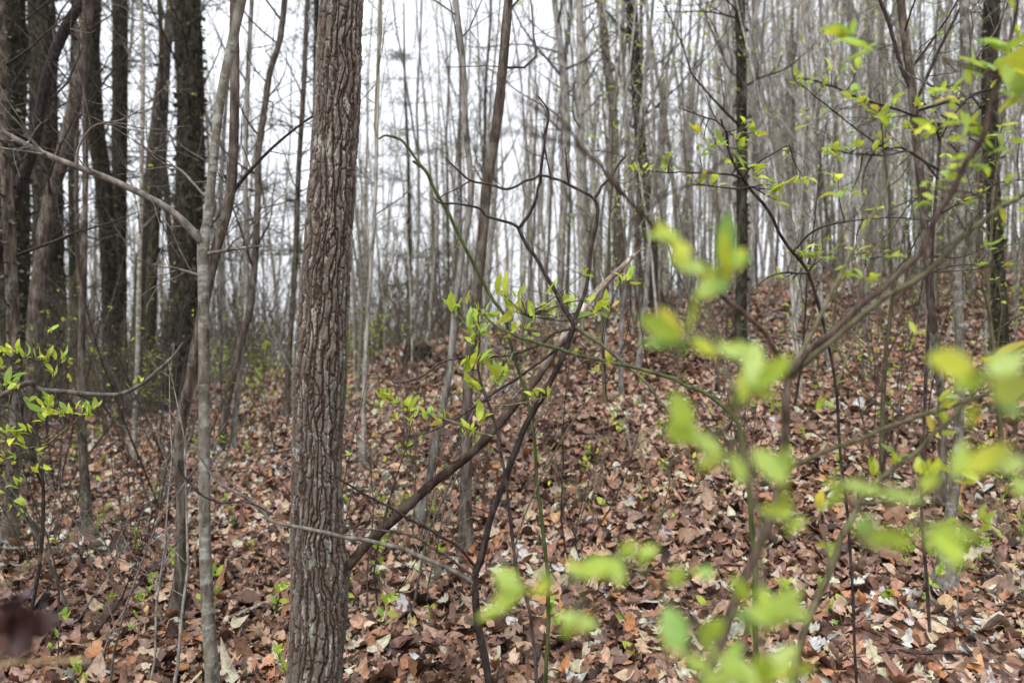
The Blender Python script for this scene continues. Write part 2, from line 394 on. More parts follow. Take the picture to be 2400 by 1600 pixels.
def hero(name, label, pts, mat, d=None, rise=4.0, nb=10, t0=.3, L=1.2, sides=14, lump=.07, seed=1, leaves=0, leaf_size=.03, flare=1.5, extra=None, cat="tree", twig=None, ang=55, group=None, subs=5, moss=0):
    rg = np.random.default_rng(seed)
    u0, v0, w0 = pts[0]
    if d is None: d = ground_d(u0, v0)
    p, r = traced(pts, d)
    base = p[0].copy(); g = float(gz(base[0], base[1]))
    # down into the leaf litter with a root flare
    dn = unit(p[0] - p[1]); k = (p[0][2] - (g - .12)) / max(-dn[2], .3)
    foot = p[0] + dn * max(k, .05); foot[2] = g - .12
    dirv = p[-1] - p[-5]; dirv = unit(dirv)
    if rise:
        tp, trr = grow(p[-1], dirv, rise, r[-1], 8, .03, .04, rg, .35)
        p = np.vstack([p, tp[1:]]); r = np.concatenate([r, trr[1:]])
    h = np.clip((p[:, 2] - g) / .38, 0, 1); r = r * (1 + (flare - 1) * 1.5 * (1 - h) ** 2.2)
    p = np.vstack([foot, p]); r = np.concatenate([[r[0] * 1.15], r])
    seg = np.linalg.norm(np.diff(p, axis=0), axis=1); cum = np.concatenate([[0], np.cumsum(seg)])
    step = max(.05, r.mean() * .7); s = np.arange(0, cum[-1], step)
    p = np.stack([np.interp(s, cum, p[:, i]) for i in range(3)], -1); r = np.interp(s, cum, r)
    root = empty(name, (foot[0], foot[1], g), label, cat, group)
    b = MB(); b.tube(p, r, sides, lump, seed); tr = b.build("trunk", M[mat], root, color=False)
    parts = [tr]; tips = []
    bb = MB()
    if nb: branches(bb, p, r, rg, t0, int(nb * 1.5), L, ang, subs, 2, tips, rmin=.002)
    for e in extra or []:
        q, qr = traced(e[0], e[1] if len(e) > 1 and e[1] else d, 6, e[2] if len(e) > 2 else None)
        bb.tube(q, qr, 8, .05, seed + 3); tips.append((q[-1], q[-1] - q[-2]))
        branches(bb, q, qr, rg, .3, 5, .35, 50, 2, 0, tips, rmin=.0015)
    if bb.n: parts.append(bb.build("crown", M[twig or ('twig_grey' if mat in ('grey', 'pale') else 'twig')], root, color=False))
    if leaves and tips:
        lb = MB(); idx = rg.choice(len(tips), min(leaves, len(tips)), replace=False)
        put_leaves(lb, [tips[i][0] for i in idx], [tips[i][1] for i in idx], rg, 3, leaf_size)
        parts.append(lb.build("foliage", M['leaf'], root))
    if moss:
        lb = MB(); N = int(moss * 1.4); k = rg.integers(0, len(p) - 1, N); a = rg.uniform(0, 2 * np.pi, N)
        o = np.stack([np.cos(a), np.sin(a), np.zeros(N)], -1); pos = p[k] + o * r[k][:, None] * .97 + rg.normal(0, .03, (N, 3)) * np.array((0, 0, 1))
        dd = unit(o * .8 + rg.normal(0, .5, (N, 3))); Lz = rg.uniform(.03, .10, N) * min(1.0, d / 11)
        cc = np.array([(.03, .03, .016), (.036, .034, .017), (.07, .066, .028), (.11, .105, .055), (.05, .038, .025)])[rg.choice(5, N, p=[.3, .3, .12, .1, .18])]
        lb.leaves(pos, dd, unit(o + rg.normal(0, .5, (N, 3))), np.stack([Lz, Lz * .8], -1), SIMPLE, rg.normal(0, .5, N), rg.normal(0, .4, N), cc)
        parts.append(lb.build("moss_clumps", M['needle'], root))
    kids(root, *parts)
    return root, d

# --- the big furrowed trunk
def furrowed():
    d = 2.7
    row = [(736, 1885, 168), (736, 1760, 138), (738, 1600, 125), (742, 1500, 123), (743, 1350, 119), (743, 1100, 114), (754, 800, 115), (768, 600, 109), (780, 400, 104), (791, 200, 100), (802, 0, 97), (812, -200, 95), (822, -420, 92), (835, -800, 86)]
    p, r = traced(row, d, 40)
    seg = np.linalg.norm(np.diff(p, axis=0), axis=1); cum = np.concatenate([[0], np.cumsum(seg)])
    nz, nt = 1250, 300
    s = np.linspace(0, cum[-1], nz); p = np.stack([np.interp(s, cum, p[:, i]) for i in range(3)], -1); r = np.interp(s, cum, r)
    th = np.arange(nt) / nt
    CI, CJ = 18, .084                                       # furrows of each of two interlacing families round the stem
    T, S = np.meshgrid(th * CI, s / CJ)
    jag = .16 * (vnoise(T * 4, S * 9, 36, CI * 4) - .5) + .10 * (vnoise(T * 8, S * 20, 37, CI * 8) - .5)
    p1 = T + 1.5 * (vnoise(T * 1.0, S * .75, 31, CI) - .5) + .4 * (vnoise(T * 2, S * 2.2, 32, CI * 2) - .5) + jag
    p2 = T + .5 + 1.5 * (vnoise(T * 1.0, S * .85, 33, CI) - .5) + .4 * (vnoise(T * 2, S * 2.4, 34, CI * 2) - .5) - jag
    fr = lambda q: np.abs(q - np.floor(q) - .5) * 2          # 1 in the furrow, 0 on the ridge top
    d1 = 1 - fr(p1); d2 = 1 - fr(p2)
    # short cross cracks break each ridge into plates
    rid = np.floor(p1) * 7 + np.floor(p2); p3 = S * 1.05 + 3.7 * _hash(rid.astype(np.int64) % 97, np.floor(p1).astype(np.int64) % CI, 3, 9) + .5 * (vnoise(T * 3, S * 2, 38, CI * 3) - .5)
    d3 = (1 - fr(p3)) * 2.3 + .15
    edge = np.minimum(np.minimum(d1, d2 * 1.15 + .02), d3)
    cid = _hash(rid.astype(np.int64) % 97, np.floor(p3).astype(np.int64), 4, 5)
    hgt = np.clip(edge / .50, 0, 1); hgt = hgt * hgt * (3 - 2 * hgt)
    fine = vnoise(T * 6, S * 5, 41, CI * 6); fine2 = vnoise(T * 14, S * 14, 42, CI * 14); strk = vnoise(T * 9, S * 1.6, 43, CI * 9)
    flake = np.clip((vnoise(T * 3, S * 2.6, 44, CI * 3) - .42) * 6, 0, 1)
    disp = .0078 * hgt + .002 * (cid - .5) * hgt + .0022 * flake * hgt + .002 * (fine - .5) + .0014 * (fine2 - .5) + .0018 * (strk - .5)
    big = .010 * (vnoise(T * 3 / CI, S * .35, 46, 3) - .5)
    # collar round the broken limb (faces right)
    zc = P(806, 1330, d)[2]; zrow = p[:, 2][:, None]
    ang = th[None] * 2 * np.pi
    R_ = r[:, None] - .005 + disp + big + .022 * np.exp(-((zrow - zc) / .055) ** 2) * np.exp(-((np.minimum(ang, 2 * np.pi - ang)) / .55) ** 2) \
        + .012 * np.exp(-((zrow - zc + .13) / .12) ** 2) * np.exp(-((np.minimum(ang, 2 * np.pi - ang)) / .45) ** 2)
    V = np.stack([p[:, 0][:, None] + R_ * np.cos(ang), p[:, 1][:, None] - R_ * np.sin(ang), zrow + 0 * ang], -1)
    # own colours of the bark: dark reddish cork in the furrows, grey weathered plates, pale lichen flecks
    def mixc(a, b, f): return a * (1 - f[..., None]) + b * f[..., None]
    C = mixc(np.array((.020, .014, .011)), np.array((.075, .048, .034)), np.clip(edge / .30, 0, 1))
    plate = np.array((.108, .098, .084)) * (.78 + .45 * cid[..., None]) * (.75 + .5 * fine[..., None]) * (.85 + .3 * strk[..., None])
    C = mixc(C, plate, np.clip((edge - .20) / .18, 0, 1) * (.45 + .55 * flake))
    pal = np.clip((vnoise(T * 3, S * 1.6, 51, CI * 3) * .6 + fine2 * .4 - .70) * 9, 0, 1) * np.clip((edge - .12) / .1, 0, 1)
    C = mixc(C, np.array((.36, .35, .32)), pal * .7)
    lich = np.clip((vnoise(T * 8 / CI, S * .8, 52, 8) - .86) * 10, 0, 1) * np.clip((fine - .35) * 4, 0, 1)
    C = mixc(C, np.array((.26, .29, .23)), lich * .8)
    sp = lambda v, a, dv, da: np.exp(-((zrow - P(770, v, d)[2]) / dv) ** 2 - ((ang - R(a)) / da) ** 2)      # pale crust patches, each with its own ragged edge
    crust = np.clip((sp(345, 128, .045, .4) + .9 * sp(505, 150, .03, .3) + .7 * sp(60, 80, .05, .25) + .6 * sp(1010, 118, .03, .25) + .6 * sp(770, 150, .04, .2) + .6 * sp(1330, 130, .03, .25)) * 1.5 - .9 + .9 * (fine - .3), 0, 1) * np.clip((edge - .14) / .12, 0, 1)
    C = mixc(C, np.array((.36, .36, .345)), crust * .85)
    i = np.arange(nz - 1)[:, None] * nt; j = np.arange(nt)[None]; j2 = (j + 1) % nt
    Q = np.stack([i + j, i + nt + j, i + nt + j2, i + j2], -1).reshape(-1, 4)
    m, n, l, b_, o = new_mat('furrowed_bark')
    at = n.new("ShaderNodeAttribute"); at.attribute_name = "tint"
    l.new(at.outputs["Color"], b_.inputs["Base Color"]); b_.inputs["Roughness"].default_value = .8; b_.inputs["Specular IOR Level"].default_value = .25
    g = float(gz(p[0, 0], p[0, 1]))
    root = empty("furrowed_tree", (p[0, 0], p[0, 1], g), "thick nearby tree with deeply furrowed grey brown bark and a broken limb", "tree")
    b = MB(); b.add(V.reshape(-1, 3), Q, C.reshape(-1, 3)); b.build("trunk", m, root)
    limb = [(795, 1338, 34, 2.7), (815, 1328, 29, 2.7), (865, 1270, 27, 2.72), (937, 1203, 27, 2.76), (1008, 1137, 25, 2.8), (1090, 1075, 24, 2.84), (1151, 1014, 24, 2.88), (1205, 948, 24, 2.92), (1266, 876, 23, 2.96), (1310, 805, 23, 3.0), (1358, 738, 21, 3.03), (1404, 678, 18, 3.06), (1445, 638, 15, 3.08), (1480, 604, 11, 3.1), (1503, 584, 3, 3.1)]
    q = np.array([np.append(P(u, v, k), w * .86 / 2 / F * k) for u, v, w, k in limb]); q = cr(q, 10)
    b = MB(); b.tube(q[:, :3], q[:, 3], 16, .11, 9)
    rg = np.random.default_rng(5)
    for t in (105, 118, 124, 131, 136):                   # splinters and loose bark near the broken end
        d0 = unit(q[t + 3, :3] - q[t, :3]) + rg.normal(0, .25, 3)
        w, wr = grow(q[t, :3] + rg.normal(0, .004, 3), d0, rg.uniform(.04, .09), .003, 3, .1, .03, rg, .3); b.tube(w, wr, 4)
    LV = np.vstack(b.V); t_ = np.clip((LV[:, 2] - 1.22) / .5, 0, 1) ** 1.3      # the lower end keeps its dark bark, the upper end has weathered pale
    t_ = np.clip(t_ + .5 * (vnoise(LV[:, 0] * 14, LV[:, 2] * 14, 8) - .5) * (t_ > 0), 0, 1)[:, None]
    b.C = [np.array((.17, .15, .145)) * (1 - t_) + np.array((1.15, 1.18, 1.2)) * t_]
    lm = b.build("dead_limb", M['limb'], root); lm["label"] = "barkless broken dead limb, pale towards its splintered end"
furrowed()

# --- traced trees: rows are (u, v, width) from the base up
TREES = [
 ("smooth_sapling", "smooth grey green sapling forking into a long left arm, beside the thick furrowed trunk", [(500, 1870, 38), (498, 1600, 34), (491, 1500, 31), (481, 1300, 27), (479, 1100, 26), (478, 900, 25), (477, 700, 25), (476, 600, 27), (477, 560, 27), (485, 525, 22), (497, 408, 20), (515, 245, 21), (541, 112, 22), (566, 0, 22), (585, -80, 22), (610, -180, 20)], 'pale',
   dict(d=2.6, rise=2.5, nb=6, t0=.75, L=.8, sides=20, lump=.035, flare=1.2, extra=[
     ([(474, 575, 20), (460, 551, 20), (388, 485, 16), (275, 428, 15), (173, 388, 14), (102, 360, 14), (51, 334, 13), (0, 306, 12), (-80, 272, 11), (-200, 240, 9)], 2.6, 2.45),
     ([(178, 388, 6), (184, 346, 5), (219, 296, 4), (285, 281, 4), (337, 252, 2)], 2.52, 2.5), ([(105, 360, 6), (72, 328, 5), (60, 322, 3)], 2.5, 2.5),
     ([(480, 596, 10), (540, 585, 8), (600, 578, 6), (612, 577, 4)], 2.6, 2.55), ([(474, 648, 9), (440, 637, 7), (395, 625, 6)], 2.6, 2.55),
     ([(485, 465, 6), (428, 403, 6), (398, 385, 4)], 2.6, 2.7)])),
 ("leaning_tree", "slim brown tree bending behind the smooth sapling, its base in the near leaves", [(413, 1453, 32), (423, 1335, 27), (426, 1210, 26), (421, 1080, 26), (424, 994, 26), (444, 902, 26), (462, 800, 24), (485, 680, 24), (510, 570, 24), (535, 480, 24), (546, 380, 22), (550, 200, 22), (549, 0, 20), (548, -100, 20)], 'brown',
   dict(rise=3, nb=7, t0=.5, L=.9, extra=[([(522, 540, 13), (538, 470, 10), (565, 425, 9), (600, 385, 8), (640, 345, 7), (690, 303, 6), (735, 272, 5), (790, 250, 3)],), ([(536, 470, 8), (532, 430, 7), (527, 410, 6)],)])),
 ("mossy_tree", "thick dark mossy trunk at the far left edge, beside another of its size", [(25, 1000, 92), (22, 800, 84), (20, 400, 80), (15, 0, 74), (12, -200, 72)], 'dark', dict(rise=6, nb=22, t0=.2, L=1.8, lump=.12, moss=1500)),
 ("mossy_tree", "thick dark trunk with grey flecked bark, behind the slanting dark brown stem", [(112, 965, 84), (115, 800, 70), (112, 600, 66), (108, 400, 62), (95, 0, 57), (90, -200, 56)], 'dark', dict(rise=6, nb=22, t0=.2, L=1.8, lump=.12, moss=1400)),
 ("slanting_tree", "dark brown stem slanting steeply out past the frame edge in front of mossy trunks", [(-105, 1050, 40), (-70, 800, 34), (-30, 660, 31), (5, 560, 28), (30, 475, 28), (77, 347, 24), (110, 180, 24), (148, 77, 24), (194, 0, 22), (260, -90, 20)], 'twig', dict(d=6.0, rise=3, nb=10, t0=.35, L=1.2)),
 ("leaning_tree", "brown trunk leaning gently between the mossy trunks and the forked dark one", [(72, 985, 38), (80, 800, 36), (95, 620, 33), (115, 480, 31), (155, 330, 31), (190, 150, 31), (202, 30, 30), (210, -100, 30)], 'brown', dict(rise=4, nb=12, t0=.25, L=1.4, d=10)),
 ("dark_tree", "dark grey trunk with a slight kink, beside the straight dark trunk with twigs", [(266, 950, 46), (262, 800, 38), (256, 650, 36), (245, 450, 37), (228, 330, 38), (214, 180, 40), (214, 0, 40), (214, -150, 40)], 'dark', dict(rise=5, nb=14, t0=.2, L=1.5, moss=300)),
 ("dark_tree", "straight dark trunk standing just left of a bright gap of sky", [(277, 935, 44), (277, 800, 38), (278, 600, 34), (280, 300, 33), (281, 0, 35), (281, -150, 35)], 'dark', dict(rise=5, nb=20, t0=.2, L=1.7, moss=300)),
 ("leaning_tree", "slender dark tree leaning right in front of the pine sprays", [(318, 915, 28), (325, 700, 25), (336, 550, 24), (352, 400, 24), (372, 230, 23), (392, 100, 22), (402, 0, 22), (410, -100, 22)], 'brown', dict(rise=4, nb=16, t0=.2, L=1.3)),
 ("mossy_tree", "broad dark trunk with yellowish moss flecks, just behind the smooth sapling", [(383, 965, 92), (400, 860, 76), (428, 740, 69), (438, 600, 66), (442, 450, 65), (446, 250, 62), (440, 0, 60), (436, -200, 60)], 'dark', dict(rise=6, nb=24, t0=.2, L=1.6, lump=.12, moss=1600, leaves=20, leaf_size=.06)),
 ("slender_tree", "slender dark tree curving up beside the thick furrowed trunk, left of it", [(512, 1065, 20), (535, 930, 18), (560, 820, 17), (590, 700, 16), (603, 500, 15), (606, 357, 15), (620, 255, 15), (632, 173, 14), (656, 92, 14), (667, 0, 14), (675, -80, 13)], 'brown', dict(rise=3, nb=22, t0=.25, L=1.3)),
 ("slender_tree", "thin grey stem close behind the slender dark tree left of the furrowed trunk", [(545, 1060, 16), (556, 930, 13), (575, 780, 12), (578, 600, 12), (575, 400, 11), (580, 200, 11), (590, 0, 10)], 'grey', dict(rise=3, nb=18, t0=.25, L=1.2)),
 ("slender_tree", "thin dark stem in the leaves just left of the furrowed trunk's foot", [(672, 985, 17), (676, 850, 14), (690, 650, 13), (700, 400, 12), (712, 200, 12), (720, 0, 10)], 'brown', dict(rise=3, nb=18, t0=.25, L=1.1)),
 ("reddish_tree", "slim reddish brown tree crossing behind the thorny green stem", [(1091, 1312, 31), (1092, 1086, 28), (1097, 900, 26), (1115, 714, 24), (1131, 561, 24), (1141, 434, 25), (1166, 281, 24), (1181, 128, 22), (1192, 0, 21), (1200, -100, 20)], 'brown', dict(rise=3, nb=8, t0=.45, L=1.0)),
 ("leaning_tree", "slim grey brown tree leaning right, left of the slim reddish tree", [(972, 1250, 24), (1003, 1132, 19), (1023, 1030, 18), (1049, 902, 17), (1064, 765, 16), (1080, 612, 15), (1104, 459, 14), (1092, 306, 14), (1085, 150, 13), (1068, 0, 13), (1060, -80, 12)], 'grey', dict(rise=3, nb=10, t0=.4, L=1.0, leaves=24, leaf_size=.035)),
 ("slender_tree", "thin pale pole right of the furrowed trunk, foot in open leaf litter", [(851, 1100, 12), (855, 866, 10), (868, 650, 10), (880, 450, 9), (884, 250, 9), (890, 0, 8)], 'grey', dict(rise=2.5, nb=16, t0=.3, L=.9)),
 ("lichen_tree", "grey barked tree with greenish lichen, twin to the darker trunk on its right", [(1473, 712, 36), (1462, 650, 28), (1450, 561, 26), (1441, 408, 24), (1436, 255, 23), (1420, 128, 22), (1409, 0, 21), (1402, -100, 21)], 'brown', dict(rise=5, nb=14, t0=.3, L=2.0, leaves=50, leaf_size=.06)),
 ("dark_tree", "straight dark trunk with leafy twigs at mid height on the hillside crest", [(1534, 722, 48), (1530, 640, 41), (1527, 590, 37), (1512, 459, 31), (1501, 332, 28), (1487, 128, 27), (1480, 0, 26), (1477, -100, 25)], 'dark', dict(rise=5, nb=16, t0=.25, L=1.8, leaves=40, leaf_size=.06, moss=250)),
 ("grey_tree", "pale grey tree forking high up, left of the pale straight tree", [(1311, 760, 20), (1313, 663, 18), (1321, 459, 18), (1328, 306, 19), (1322, 204, 18), (1312, 102, 16), (1300, 0, 14)], 'grey', dict(d=16, rise=5, nb=16, t0=.3, L=2.2, leaves=40, leaf_size=.07, extra=[([(1320, 150, 12), (1332, 80, 11), (1338, 0, 10), (1345, -90, 9)], 16)])),
 ("grey_tree", "pale straight grey tree standing behind the dead limb's tip", [(1369, 745, 22), (1364, 600, 19), (1361, 459, 18), (1360, 250, 18), (1359, 0, 17), (1358, -100, 16)], 'grey', dict(d=17, rise=5, nb=16, t0=.3, L=2.2)),
 ("dark_tree", "dark brown tree with mossy foot in front of the hillside stand", [(1735, 850, 34), (1737, 700, 28), (1739, 560, 26), (1739, 306, 25), (1736, 100, 24), (1734, 0, 24), (1732, -120, 23)], 'dark', dict(rise=4, nb=12, t0=.3, L=1.6, leaves=20, leaf_size=.05, moss=160)),
 ("grey_tree", "slim grey tree close left of the dark brown tree with mossy foot", [(1745, 735, 17), (1736, 600, 15), (1721, 459, 14), (1710, 280, 14), (1702, 128, 13), (1695, 0, 13)], 'grey', dict(d=13, rise=4, nb=12, t0=.3, L=1.6)),
 ("birch_tree", "slender pale tree with white lichen blotches and a mossy foot in near leaves", [(2213, 1395, 46), (2217, 1310, 33), (2224, 1234, 27), (2235, 1157, 25), (2245, 1057, 23), (2249, 953, 22), (2250, 800, 21), (2244, 663, 20), (2251, 510, 20), (2257, 357, 20), (2262, 153, 19), (2259, 0, 19), (2258, -100, 18)], 'pale', dict(rise=3, nb=10, t0=.4, L=1.1, leaves=16, leaf_size=.04)),
 ("slender_tree", "slender brown tree just left of the pale blotched tree, with a crooked top", [(2200, 1205, 24), (2208, 1100, 20), (2208, 950, 19), (2192, 800, 18), (2178, 663, 18), (2165, 500, 18), (2150, 350, 18), (2138, 214, 19), (2127, 128, 19), (2111, 0, 18), (2100, -100, 18)], 'brown', dict(rise=3, nb=10, t0=.4, L=1.2, extra=[([(2136, 215, 9), (2110, 150, 9), (2085, 60, 9), (2062, 0, 8), (2040, -60, 8)],), ([(2138, 250, 8), (2160, 210, 8), (2200, 120, 7), (2250, 20, 6)],)])),
 ("dark_tree", "shaggy dark tree behind the long sloping stems of the near shrub", [(2342, 842, 40), (2343, 714, 33), (2331, 510, 32), (2321, 330, 34), (2320, 153, 35), (2325, 0, 35), (2330, -120, 34)], 'dark', dict(rise=4, nb=18, t0=.25, L=1.4, leaves=60, leaf_size=.05, moss=220)),
 ("mossy_tree", "short visible trunk with a bright mossy foot at the left edge among twigs", [(20, 1290, 40), (28, 1150, 31), (38, 950, 30), (30, 750, 28), (22, 550, 27), (10, 300, 25), (0, 0, 24)], 'brown', dict(rise=3, nb=12, t0=.3, L=1.0, moss=500)),
 ("slender_tree", "grey stem with pale base patches in the leaves below the mossy trunks", [(205, 1275, 26), (200, 1150, 22), (192, 1000, 19), (190, 850, 16), (196, 650, 14), (200, 400, 12), (198, 100, 10)], 'brown', dict(rise=3, nb=12, t0=.3, L=.9)),
 ("slender_tree", "thin spotted pale stem between the dark mossy trunks and the smooth sapling", [(312, 1085, 13), (316, 980, 11), (322, 850, 11), (326, 650, 10), (332, 400, 10), (336, 100, 9)], 'pale', dict(rise=2.5, nb=14, t0=.3, L=.9)),
]
for k, (nm, lab, pts, mat, kw) in enumerate(TREES):
    kw = dict(kw); kw.setdefault('seed', 100 + k)
    hero(nm, lab, pts, mat, **kw)

# ------------------------------------------------------------------ shrubs traced from the photograph
def shrub(name, label, stems, clusters=(), near=(), seed=1, twigs=5, twigL=.25, auto_leaf=0, leaf=.03, per=4, auto_stems=99, ds=1.0, flat=False, wid=(.34, .5), cat="shrub", group=None, subs=2, thorns=False):
    """stems: (rows, d0, d1, material); clusters: (u, v, d); near: single traced leaves (u0, v0, u1, v1, width, d, tint index)"""
    rg = np.random.default_rng(seed); parts = []; allp = []; tips = []; tw = MB()
    first = traced(stems[0][0], stems[0][1] * ds, 4, stems[0][2] * ds)[0][0]
    root = empty(name, (first[0], first[1], float(gz(first[0], first[1]))), label, cat, group)
    for rows, d0, d1, mat in stems:
        d0, d1 = d0 * ds, d1 * ds
        q, r = traced(rows, d0, 8, d1)
        q = q + (np.stack([vnoise(np.arange(len(q)) * .23, np.full(len(q), k + len(parts) * 3.3), seed) for k in range(3)], -1) - .5) * .006
        b = MB(); b.tube(q, r, 8, .08, seed)
        if thorns:
            for i in range(3, len(q) - 2, 3):
                dd = unit(rg.normal(0, 1, 3)); b.tube(np.array([q[i], q[i] + dd * .004, q[i] + dd * .012]), [.0018, .0012, .0002], 4)
        parts.append(b.build("stem", M[mat], root, color=False)); allp.append((q, r))
        if twigs: branches(tw, q, r, rg, .2, twigs, twigL, 50, subs, 1, tips if len(parts) <= auto_stems else None, rmin=.0009, rfac=.45, jit=.2)
    AP = np.vstack([q for q, _ in allp])
    lb = MB()
    for u, v, d, *o in clusters:
        d = d * ds; c = P(u, v, d); k = np.argmin(np.linalg.norm(AP - c, axis=1)); a = AP[k]
        mid = (a + c) / 2 + rg.normal(0, .06, 3) * np.linalg.norm(c - a)
        tw.tube(cr(np.array([a, mid, c]), 5), np.linspace(.0022, .0012, 11), 4)
        put_leaves(lb, [c], [c - mid + np.array((0, 0, .03))], rg, (o[0] if o else per) + 1, (o[1] if len(o) > 1 else leaf) * 1.3 * ds, .75, wid=wid, flat=flat)
    if auto_leaf and tips:
        idx = rg.choice(len(tips), min(auto_leaf, len(tips)), replace=False)
        put_leaves(lb, [tips[i][0] for i in idx], [tips[i][1] for i in idx], rg, per, leaf, .7, flat=flat)
    if near:
        tints = np.array([(.34, .47, .055), (.45, .50, .04), (.22, .39, .07), (.37, .50, .10), (.29, .34, .045), (.50, .45, .045)])
        pos, dr, nr, sz, cc = [], [], [], [], []
        for u0, v0, u1, v1, w, d, ti in near:
            d = d * ds
            a = P(u0, v0, d); e = P(u1, v1, d + rg.uniform(-.03, .03)); pos.append(a); dr.append(e - a)
            nr.append(np.array((rg.uniform(-.4, .4), -1, rg.uniform(.1, .9)))); L = np.linalg.norm(e - a); sz.append((L, w / F * d * 1.15)); cc.append(tints[ti])
            k = np.argmin(np.linalg.norm(AP - a, axis=1))
            tw.tube(cr(np.array([AP[k], (AP[k] + a) / 2 + rg.normal(0, .004, 3), a]), 4), np.linspace(.0016, .0009, 9), 4)
        for i in range(len(pos)):                            # a smaller partner leaf beside most of the large ones
            if rg.random() < .75:
                dv = dr[i]; L = np.linalg.norm(dv); d2 = unit(unit(dv) + rg.normal(0, .55, 3)) * L * rg.uniform(.55, .9)
                pos.append(pos[i] - dv * rg.uniform(0, .2)); dr.append(d2); nr.append(nr[i] + rg.normal(0, .4, 3)); sz.append((np.linalg.norm(d2), sz[i][1] * rg.uniform(.6, .9))); cc.append(tints[rg.integers(0, 5)])
        n_ = len(pos); lb.leaves(np.array(pos), np.array(dr), np.array(nr), np.array(sz), (np.array([0, .08, .22, .42, .62, .8, .92, 1.0]), np.array([.03, .16, .36, .48, .45, .30, .13, .005])), rg.normal(0, .25, n_), rg.uniform(-.35, .2, n_), np.array(cc))
    if tw.n: parts.append(tw.build("twig_sprays", M[stems[0][3]], root, color=False))
    if lb.n: parts.append(lb.build("foliage", M['leaf'], root))
    kids(root, *parts)
    return root

shrub("bare_shrub", "wiry dark shrub with forked crooked twigs, crossing in front of the dead limb", [
  ([(1162, 1890, 20), (1146, 1600, 18), (1120, 1463, 18), (1113, 1361, 17), (1131, 1300, 16), (1156, 1198, 15), (1200, 1080, 15), (1231, 1004, 14), (1271, 928, 14), (1312, 851, 13), (1345, 765, 13)], 2.6, 2.6, 'twig'),
  ([(1345, 765, 12), (1302, 684, 10), (1266, 622, 9), (1231, 566, 9), (1217, 535, 9)], 2.6, 2.6, 'twig'),
  ([(1217, 535, 8), (1200, 525, 7), (1146, 508, 6), (1120, 488, 6), (1075, 477, 5), (1035, 475, 5), (1015, 465, 3)], 2.6, 2.55, 'twig'),
  ([(1217, 535, 8), (1246, 495, 8), (1261, 449, 7), (1267, 408, 7), (1276, 332, 6), (1284, 262, 5), (1262, 225, 3)], 2.6, 2.62, 'twig'),
  ([(1268, 410, 6), (1234, 424, 6), (1190, 442, 6), (1150, 432, 6), (1105, 423, 5), (1075, 400, 5), (1047, 375, 3)], 2.6, 2.5, 'twig'),
  ([(1105, 423, 4), (1075, 440, 3), (1032, 461, 2)], 2.53, 2.5, 'twig'),
  ([(1268, 410, 6), (1290, 415, 6), (1333, 434, 7), (1394, 467, 8), (1399, 510, 9), (1384, 587, 9), (1373, 673, 9), (1348, 750, 10)], 2.6, 2.6, 'twig'),
  ([(1394, 467, 7), (1410, 440, 6), (1428, 418, 5), (1460, 372, 4), (1466, 355, 2)], 2.6, 2.65, 'twig'),
  ([(1295, 418, 4), (1290, 410, 4), (1275, 330, 4), (1268, 310, 3)], 2.6, 2.5, 'twig'), ([(1334, 432, 4), (1326, 370, 3), (1324, 345, 2)], 2.6, 2.5, 'twig'),
  ([(1345, 765, 10), (1399, 800, 8), (1445, 836, 8), (1486, 871, 7), (1527, 912, 7), (1578, 975, 6), (1610, 1020, 4)], 2.6, 2.4, 'olive_stem'),
  ([(1345, 768, 8), (1300, 780, 7), (1255, 812, 6), (1180, 835, 6), (1100, 838, 6), (1040, 848, 5), (985, 885, 5), (930, 897, 4), (905, 880, 3)], 2.6, 2.5, 'twig'),
  ([(1337, 790, 8), (1250, 860, 6), (1180, 905, 6), (1100, 960, 5), (1010, 1010, 4), (920, 1025, 3)], 2.6, 2.7, 'twig'),
  ([(1113, 1366, 12), (1049, 1330, 11), (957, 1292, 11), (875, 1269, 10), (794, 1254, 10), (702, 1234, 9), (636, 1218, 7), (600, 1188, 7), (561, 1157, 7), (510, 1131, 6), (480, 1090, 5), (454, 1050, 4)], 2.6, 2.45, 'twig_grey'),
  ([(640, 1205, 5), (597, 1183, 5), (561, 1175, 5), (510, 1175, 6), (469, 1157, 6), (434, 1121, 5), (425, 1100, 4), (418, 1088, 3)], 2.5, 2.4, 'twig'),
  ([(1118, 1335, 8), (1074, 1280, 7), (1018, 1249, 7), (932, 1198, 6), (845, 1152, 6), (763, 1101, 4)], 2.6, 2.45, 'twig'),
  ([(1114, 1350, 7), (1060, 1315, 6), (985, 1265, 5), (915, 1245, 5), (820, 1235, 4), (768, 1215, 3)], 2.6, 2.45, 'twig'),
], seed=11, twigs=2, twigL=.14, subs=1)

shrub("thorny_vine", "thorny green vine stem arching down in front of the slim reddish tree", [
  ([(1277, 1890, 9.6), (1279, 1600, 9.6), (1283, 1514, 9.6), (1287, 1438, 9.6), (1282, 1336, 8.8), (1271, 1234, 8.8), (1259, 1132, 8.8), (1251, 1030, 8.0), (1238, 943, 8.0), (1220, 882, 8.0), (1200, 810, 8.0), (1187, 755, 8.0), (1156, 699, 8.0), (1131, 658, 8.0), (1090, 582, 8.0), (1059, 520, 8.0), (1034, 469, 8.0), (993, 398, 8.0), (968, 378, 6.4)], 2.6, 2.6, 'green_stem'),
  ([(993, 398, 6.4), (957, 347, 6.4), (932, 324, 6.4), (906, 317, 5.6), (886, 324, 4.0)], 2.6, 2.6, 'green_stem'),
  ([(881, 318, 4.0), (879, 280, 4.0), (881, 219, 4.8), (891, 102, 4.8), (893, 0, 4.8), (896, -120, 4.8)], 2.62, 2.75, 'olive_stem'),
], seed=12, twigs=0, thorns=True, cat="vine")

